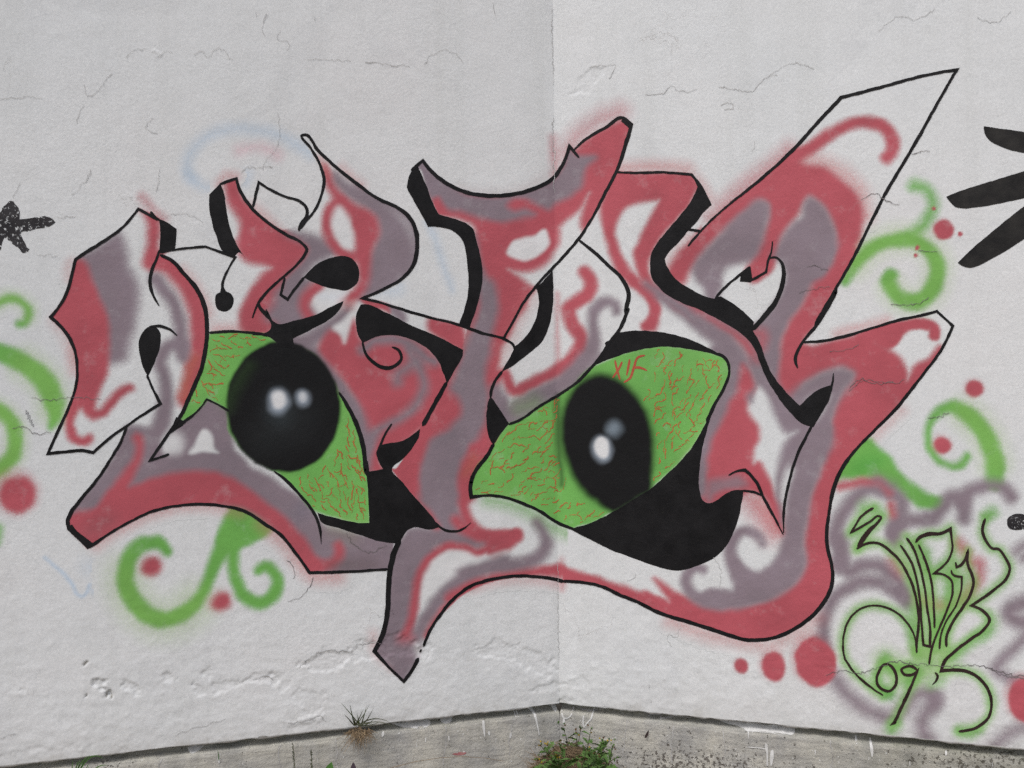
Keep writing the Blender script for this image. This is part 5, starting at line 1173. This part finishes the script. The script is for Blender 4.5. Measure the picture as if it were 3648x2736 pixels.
glow += [S("M 1330,480 1340,700 1400,860", GREEN, 60, 26, .55), S("M 1400,860 1560,830 1530,960 1340,980 1120,900", GRNL, 150, 50, .55), S("M 1120,880 1110,900 1370,990 1300,1060", GREEN, 60, 28, .8), S("M 1150,1150 1040,1000", GREEN, 60, 28, .5), S("M 1130,1160 1160,1170", DGREEN, 50, 30, .6),
         S("M 1440,40 1500,200 1560,150", GREEN, 70, 26, .5), S("M 1640,250 1560,600 1520,760", GREEN, 90, 30, .5), S("M 1190,1400 1170,1430", GREEN, 60, 26, .7), S("M 1480,1090 1560,1060", GREEN, 50, 30, .4), S("L 1960,1280 1930,1300", GREEN, 70, 22, .8), S("M 1700,1450 1740,1470 1850,1440", GREEN, 50, 22, .6), S("L 950,1230 1080,1270 870,1440", GREEN, 70, 26, .55),
         S("M 1900,660 1800,750 1650,860", GREEN, 70, 30, .5), S("M 1960,560 1970,600 1900,700", GREEN, 50, 26, .5)]
spray("green_glow", glow, sig, LZ_SWIRL + 1.2e-4, under=[(SWL[5], None), (cloud, None)] + [(d_, None) for d_ in DOTS])
TAGL = [(re.sub(r":(\d+)", lambda m: ":%d" % round(int(m.group(1)) * 1.3), p), w * 1.3) for p, w in TAGL]
DATE = [(re.sub(r":(\d+)", lambda m: ":%d" % round(int(m.group(1)) * 1.3), p), w * 1.3) for p, w in DATE]
lines("signature", TAGL, [], sig, MAT_TAG, LZ_BLK, .8)
lines("date", DATE, [], sig, MAT_TAG, LZ_BLK + 2e-4, .8)


# ================================================================== PLANTS AT THE FOOT OF THE WALL
MAT_BLADE = simple_mat("grass_green", (0.045, 0.075, 0.022, 1), (0.10, 0.13, 0.05, 1), 40, 0.55)
MAT_OLIVE = simple_mat("grey_green_blade", (0.060, 0.068, 0.045, 1), (0.13, 0.14, 0.09, 1), 40, 0.6)
MAT_LEAF = simple_mat("weed_leaf", (0.06, 0.125, 0.032, 1), (0.12, 0.21, 0.06, 1), 60, 0.55)
MAT_STEM = simple_mat("weed_stem", (0.07, 0.085, 0.04, 1), (0.11, 0.10, 0.06, 1), 60, 0.6)
MAT_FLOWER = simple_mat("yellow_floret", (0.55, 0.42, 0.03, 1), (0.42, 0.28, 0.02, 1), 90, 0.6)
MAT_BUD = simple_mat("brown_bud", (0.10, 0.06, 0.035, 1), (0.20, 0.11, 0.05, 1), 90, 0.7)
MAT_DRY = simple_mat("dry_fibre", (0.13, 0.092, 0.058, 1), (0.29, 0.215, 0.135, 1), 50, 0.9)
MAT_DEAD = simple_mat("dead_leaf", (0.055, 0.042, 0.042, 1), (0.10, 0.075, 0.07, 1), 60, 0.6)
MAT_PURPLE = simple_mat("purple_leaf", (0.050, 0.036, 0.045, 1), (0.09, 0.065, 0.08, 1), 40, 0.45)
MAT_LUSH = simple_mat("broad_leaf_green", (0.055, 0.13, 0.03, 1), (0.09, 0.20, 0.05, 1), 50, 0.4)

def front(px, py, gap):
    """a point 'gap' metres in front of the wall that the photograph shows at this pixel"""
    w = to_wall([(px, py)])
    p = wall_point(w[:, 0], w[:, 1], np.array([0.0]))[0]
    n = NL if w[0, 0] < 0 else NR
    c = np.array([0, 0, CAM_Z]); d = p - c
    t = 1 + gap / (d[0] * n[0] + d[1] * n[1])
    return Vector(c + d * t)

def blade_mesh(name, pts, w0, fold=0.25):
    """a folded grass blade along a list of points, tapering to its tip"""
    P = [Vector(p) for p in pts]; n = len(P)
    V, T = [], []
    for i, p in enumerate(P):
        d = (P[min(i + 1, n - 1)] - P[max(i - 1, 0)]).normalized()
        side = d.cross(Vector((0.15, -1, 0.1))).normalized()
        nor = side.cross(d)
        t = i / (n - 1)
        w = w0 * (1 - t) ** 0.7 * (0.6 + 0.8 * min(t * 4, 1) * 0.5) * 0.5 + 1e-4
        V += [p - side * w, p - nor * w * fold, p + side * w]
    for i in range(n - 1):
        a = 3 * i
        T += [(a, a + 1, a + 4, a + 3), (a + 1, a + 2, a + 5, a + 4)]
    return mesh_np(name, [tuple(v) for v in V], quads=T, smooth_=True)

def curve3(a, b, sag, k=8):
    a, b = Vector(a), Vector(b); L = (b - a).length
    return [a.lerp(b, t) + Vector(sag) * (4 * t * (1 - t) * L) for t in [i / k for i in range(k + 1)]]

def tube_mesh(name, pts, r0, r1, n=6):
    P = [Vector(p) for p in pts]; V, Q = [], []
    for i, p in enumerate(P):
        d = (P[min(i + 1, len(P) - 1)] - P[max(i - 1, 0)]).normalized()
        u = d.orthogonal().normalized(); v = d.cross(u)
        r = r0 + (r1 - r0) * i / (len(P) - 1)
        V += [tuple(p + (u * math.cos(2 * math.pi * k / n) + v * math.sin(2 * math.pi * k / n)) * r) for k in range(n)]
    for i in range(len(P) - 1):
        for k in range(n):
            Q.append((i * n + k, i * n + (k + 1) % n, (i + 1) * n + (k + 1) % n, (i + 1) * n + k))
    return mesh_np(name, V, quads=Q, smooth_=True)

def fibres(name, centre, rx, ry, rz, n, parent, mat, wmin=0.0008, wmax=0.0018, ln=0.07, down=0.3):
    V, Q = [], []
    for _ in range(n):
        th = random.uniform(0, 2 * math.pi); rr = random.random() ** 0.5
        p = Vector(centre) + Vector((math.cos(th) * rr * rx, -abs(math.sin(th)) * rr * ry, (random.random() - .5) * 2 * rz * (1 - rr * .7)))
        d = Vector((random.gauss(0, 1), random.gauss(-.3, .6), random.gauss(-down, .6))).normalized()
        L = ln * random.uniform(.4, 1.1); b = Vector((random.gauss(0, .35), random.gauss(0, .3), random.gauss(-.25, .3)))
        w = random.uniform(wmin, wmax)
        side = d.cross(Vector((0, -1, .2))).normalized() * w
        base = len(V)
        for i in range(4):
            t = i / 3
            q = p + d * L * t + b * (L * t * t)
            q.z = max(q.z, 0.004)
            V += [tuple(q - side * (1 - t * .7)), tuple(q + side * (1 - t * .7))]
        for i in range(3):
            a = base + 2 * i
            Q.append((a, a + 1, a + 3, a + 2))
    return tag(link(name, mesh_np(name, V, quads=Q), mat, parent), kind='stuff')

def base_empty(name, loc, label, cat, group=None):
    o = bpy.data.objects.new(name, None); COL.objects.link(o)
    o.location = loc; o.empty_display_size = 0.05
    return tag(o, label, cat, group)

# grass tuft growing out of the joint under the left wall
def qpx(c, x, y): return cpt(c, x, y)
b0 = front(*qpx('Q', 835, 1320), 0.01)
tuft = base_empty("grass_tuft", b0, "dry grass tuft growing from the joint under the left wall, thin blades fanning up", "grass tuft")
for (x, y, sg) in [(690, 1140, .08), (765, 1150, .05), (900, 1165, -.06), (925, 1150, -.10), (955, 1180, -.12), (822, 1225, 0), (870, 1200, -.03), (975, 1255, -.14), (1010, 1290, -.10), (720, 1235, .08), (855, 1235, .02), (800, 1260, .05), (1110, 1330, .22), (950, 1310, .1), (1085, 1300, .3)]:
    a = front(*qpx('Q', 820 + random.uniform(-22, 40), 1325), 0.015)
    e = front(*qpx('Q', x, y), random.uniform(0.03, 0.10))
    link("blade", blade_mesh("blade", curve3(a, e, (0, -.05, sg * .6)), random.uniform(.0045, .007)), MAT_OLIVE if random.random() < .6 else MAT_BLADE, tuft)
fibres("root_clump", front(*qpx('Q', 845, 1365), 0.02), .042, .025, .026, 150, tuft, MAT_DRY, ln=.05, down=.9)

# grass blades at the left end of the footing
b0 = front(*qpx('P', 590, 1690), 0.06); b0.z = 0
gl = base_empty("grass_tuft", b0, "few bright green grass blades bending over at the lower left edge", "grass tuft")
for (x0, x, y, sg) in [(545, 640, 1585, .1), (560, 720, 1560, .25), (575, 820, 1590, .45), (590, 610, 1600, 0), (640, 700, 1620, .05), (660, 850, 1640, .3), (560, 575, 1590, 0)]:
    a = front(*qpx('P', x0, 1800), 0.06); e = front(*qpx('P', x, y), 0.08)
    link("blade", blade_mesh("blade", curve3(a, e, (0, -.02, sg * .8)), .008), MAT_LUSH, gl)
sp = base_empty("grass_sprout", front(*qpx('P', 1722, 1590), 0.012), "single thin green sprout against the left footing", "sprout")
link("blade", blade_mesh("blade", curve3(front(*qpx('P', 1724, 1600), 0.006), front(*qpx('P', 1716, 1512), 0.012), (.02, 0, 0)), .004), MAT_LUSH, sp)
# seed stalks and two leaves by the bottom edge
for (xa, ya, xb, yb, lb) in [(350, 1700, 318, 1475, "dark grass seed stalk leaning left below the tuft"), (446, 1700, 440, 1508, "upright dark grass seed stalk right of the leaning one")]:
    a = front(*qpx('Q', xa, ya + 420), 0.06); e = front(*qpx('Q', xb, yb), 0.05)
    st = base_empty("grass_stalk", a, lb, "grass stalk", "grass stalks at the bottom edge")
    link("stem", tube_mesh("stem", curve3(a, e, (0.01, 0, 0)), .0022, .0012), MAT_STEM, st)
    V, Q = [], []
    for k in range(60):
        t = random.uniform(.62, 1.0); p = a.lerp(e, t); d = Vector((random.gauss(0, 1), -abs(random.gauss(0, .6)), 1.2)).normalized() * .008
        s_ = d.cross(Vector((0, -1, 0))).normalized() * .0016; b = len(V)
        V += [tuple(p), tuple(p + d * .5 - s_), tuple(p + d), tuple(p + d * .5 + s_)]; Q.append((b, b + 1, b + 2, b + 3))
    link("seed_head", mesh_np("seed_head", V, quads=Q), MAT_OLIVE, st)

def leaf_mesh(name, base, tip, width, face, k=7, cup=.25):
    base, tip = Vector(base), Vector(tip); d = tip - base; L = d.length; d.normalize()
    nor = Vector(face).normalized(); side = d.cross(nor).normalized(); nor = side.cross(d)
    V, Q = [], []
    for i in range(k + 1):
        t = i / k
        w = width * .5 * math.sin(math.pi * min(1, t ** .8)) ** .8 if 0 < t < 1 else 0.0004
        p = base + d * L * t + nor * (-.12 * L * t * t)
        V += [tuple(p - side * w + nor * w * cup), tuple(p), tuple(p + side * w + nor * w * cup)]
    for i in range(k):
        a = 3 * i
        Q += [(a, a + 1, a + 4, a + 3), (a + 1, a + 2, a + 5, a + 4)]
    return mesh_np(name, V, quads=Q, smooth_=True)
for (x, y, x2, y2, w, m, lb) in [(560, 1720, 600, 1605, .036, MAT_LUSH, "green broad leaf tip poking up at the bottom edge"), (766, 1720, 772, 1608, .026, MAT_PURPLE, "dark purple leaf tip right of the green leaf at the bottom edge")]:
    g0 = front(*qpx('Q', x, y + 260), .12)
    lf = base_empty("sprouting_leaf", g0, lb, "leaf", "leaf tips at the bottom edge")
    link("blade", leaf_mesh("blade", front(*qpx('Q', x, y), .12), front(*qpx('Q', x2, y2), .12), w, (0.3, -1, .3)), m, lf)
    link("stem", tube_mesh("stem", curve3(g0, front(*qpx('Q', x, y), .12), (0, 0, 0)), .003, .002), MAT_STEM, lf)
dl = leaf_mesh("dead_leaf", front(*qpx('R', 1078, 1432), 0.010), front(*qpx('R', 1112, 1374), 0.012), .013, (0.3, -1, .1))
tag(link("dead_leaf", dl, MAT_DEAD), "dark dead leaf stuck to the right footing", "leaf")

# mound of dry weeds with a flowering weed in it
mc = front(*qpx('R', 470, 1640), 0.13); mc.z = 0
nu, nv_ = 90, 30
V = []
for i in range(nu):
    for j in range(nv_):
        th = 2 * math.pi * i / nu; t = j / (nv_ - 1)
        r = 1 - t
        k = 1 + .25 * (vnoise(np.array([math.cos(th) * 2 + 9]), np.array([math.sin(th) * 2 + t * 3]))[0] - .5)
        x = mc.x + math.cos(th) * r * .24 * k; y = mc.y + math.sin(th) * r * .125 * k
        z = .145 * (1 - r ** 1.6) * (.6 + .8 * vnoise(np.array([x * 30.0 + j * .2]), np.array([y * 30.0 + 5]))[0])
        V.append((x, y, z))
Q = [(i * nv_ + j, ((i + 1) % nu) * nv_ + j, ((i + 1) % nu) * nv_ + j + 1, i * nv_ + j + 1) for i in range(nu) for j in range(nv_ - 1)]
md = tag(link("earth_mound", mesh_np("earth_mound", V, quads=Q, smooth_=True), MAT_SOIL), "low brown mound of earth and dry weeds at the foot of the wall corner", "mound")
def mound_fibres(n):
    Vv, Qq = [], []
    for _ in range(n):
        p = Vector(V[random.randrange(len(V))])
        if random.random() < .5: p = Vector(V[random.randrange(nv_ // 3, nv_) + nv_ * random.randrange(nu)])
        p += Vector((random.gauss(0, .008), random.gauss(-.006, .006), random.gauss(.004, .01)))
        d = Vector((random.gauss(0, 1), random.gauss(-.25, .5), random.gauss(-.15, .6))).normalized()
        ln = random.uniform(.02, .065); w = random.uniform(.0007, .0019); bend = Vector((random.gauss(0, .4), random.gauss(0, .3), random.gauss(-.3, .3)))
        side = d.cross(Vector((0, -1, .25))).normalized() * w; b = len(Vv)
        for i in range(4):
            t = i / 3; q = p + d * ln * t + bend * ln * t * t; q.z = max(q.z, .003)
            Vv += [tuple(q - side * (1 - .7 * t)), tuple(q + side * (1 - .7 * t))]
        for i in range(3): Qq.append((b + 2 * i, b + 2 * i + 1, b + 2 * i + 3, b + 2 * i + 2))
    return tag(link("dry_weeds", mesh_np("dry_weeds", Vv, quads=Qq), MAT_DRY, md), kind='stuff')
mound_fibres(5500)
fibres("dry_weeds", (mc.x - .16, mc.y - .02, .03), .22, .09, .025, 900, md, MAT_DRY, ln=.07, down=.1)

fibres("dry_weeds", (mc.x - .17, mc.y - .03, .03), .16, .07, .03, 700, md, MAT_DRY, ln=.06, down=.1)
a_ = front(*qpx('Q', 1060, 1652), .10); a_.z = max(a_.z, .02)
stk = base_empty("grass_stalk", a_, "long thin dry stalk arching along the left footing towards the mound", "grass stalk", "grass stalks at the bottom edge")
link("stem", tube_mesh("stem", [a_, front(*qpx('Q', 1250, 1605), .08), front(*qpx('Q', 1450, 1575), .06), front(*qpx('Q', 1620, 1565), .05), front(*qpx('Q', 1800, 1578), .06), front(*qpx('Q', 1960, 1605), .09)], .0013, .0009), MAT_DRY, stk)

weed = base_empty("flowering_weed", (mc.x, mc.y, .03), "green weed with small yellow flower heads growing on the dry mound", "weed")
lp = []
for k in range(5):   # a few lobed leaf shapes, shared
    V, Q = [], []
    L = .046
    prof = [(0, .001), (.15, .003), (.3, .009), (.38, .004), (.52, .012), (.6, .005), (.74, .010), (.82, .005), (1, .0004)]
    for t, w in prof:
        w *= random.uniform(.8, 1.25)
        V += [(-w, t * L, -.006 * t * t * L / .046 + w * .25), (0, t * L, -.010 * t * t), (w, t * L, -.006 * t * t * L / .046 + w * .25)]
    for i in range(len(prof) - 1):
        a = 3 * i; Q += [(a, a + 1, a + 4, a + 3), (a + 1, a + 2, a + 5, a + 4)]
    me = mesh_np("leaf", V, quads=Q, smooth_=True); me.materials.append(MAT_LEAF); lp.append(me)
def floret_mesh(mat, r):
    V, Q = [], []
    for k in range(7):
        a = 2 * math.pi * k / 7; b = len(V)
        for rr, z in ((.25, 0), (.6, .6), (.45, 1.3)):
            V += [(math.cos(a - .35) * rr * r, math.sin(a - .35) * rr * r, z * r), (math.cos(a + .35) * rr * r, math.sin(a + .35) * rr * r, z * r)]
        Q += [(b, b + 1, b + 3, b + 2), (b + 2, b + 3, b + 5, b + 4)]
    b = len(V); V += [(-.3 * r, 0, 0), (0, -.3 * r, 0), (.3 * r, 0, 0), (0, .3 * r, 0)]; Q.append((b, b + 1, b + 2, b + 3))
    me = mesh_np("flower_head", V, quads=Q); me.materials.append(mat); return me
FL = [floret_mesh(MAT_FLOWER, .0055), floret_mesh(MAT_BUD, .0060), floret_mesh(MAT_LEAF, .0062)]
winv = Matrix.Translation(-weed.location)
stems = [((470, 1640), (430, 1325), .10), ((500, 1640), (545, 1385), .10), ((520, 1660), (575, 1345), .09), ((600, 1640), (655, 1350), .12), ((640, 1650), (745, 1440), .15), ((650, 1660), (800, 1450), .16),
         ((400, 1650), (255, 1480), .14), ((420, 1650), (290, 1490), .15), ((460, 1660), (405, 1470), .25), ((560, 1700), (610, 1500), .27), ((680, 1710), (835, 1590), .25), ((640, 1710), (760, 1530), .27), ((390, 1710), (330, 1570), .26), ((420, 1710), (395, 1560), .28), ((700, 1710), (690, 1550), .28), ((620, 1710), (600, 1580), .29), ((760, 1720), (820, 1500), .24), ((300, 1710), (250, 1590), .25)]
for (a, e, gap) in stems:
    A = front(*qpx('R', *a), gap); E = front(*qpx('R', *e), gap + .01)
    pts = curve3(A, E, (random.uniform(-.06, .06), -.02, 0), 8)
    st = link("stem", tube_mesh("stem", pts, .0022, .0012), MAT_STEM, weed)
    nl = random.randint(6, 9)
    for i in range(nl):
        t = (i + .3) / nl * .92; p = A.lerp(E, t) + (pts[min(8, int(t * 8))] - A.lerp(E, int(t * 8) / 8))
        o = bpy.data.objects.new("leaf", random.choice(lp)); COL.objects.link(o); o.parent = st
        sc = random.uniform(.9, 1.55) * (1.15 - .55 * t)
        o.matrix_parent_inverse = Matrix.Identity(4)
        o.matrix_basis = Matrix.Translation(p) @ Matrix.Rotation(random.uniform(0, 6.28), 4, 'Z') @ Matrix.Rotation(random.uniform(.1, .9), 4, 'X') @ Matrix.Rotation(random.gauss(0, .4), 4, 'Y') @ Matrix.Scale(sc, 4)
    for i in range(random.randint(4, 7)):
        o = bpy.data.objects.new("flower_head", random.choice(FL + [FL[2]])); COL.objects.link(o); o.parent = st
        d = Vector((random.gauss(0, .5), random.gauss(-.2, .4), random.uniform(.3, 1))).normalized()
        p = E + d * random.uniform(.003, .022) - Vector((0, 0, random.uniform(0, .02)))
        o.matrix_basis = Matrix.Translation(p) @ d.to_track_quat('Z', 'Y').to_matrix().to_4x4()
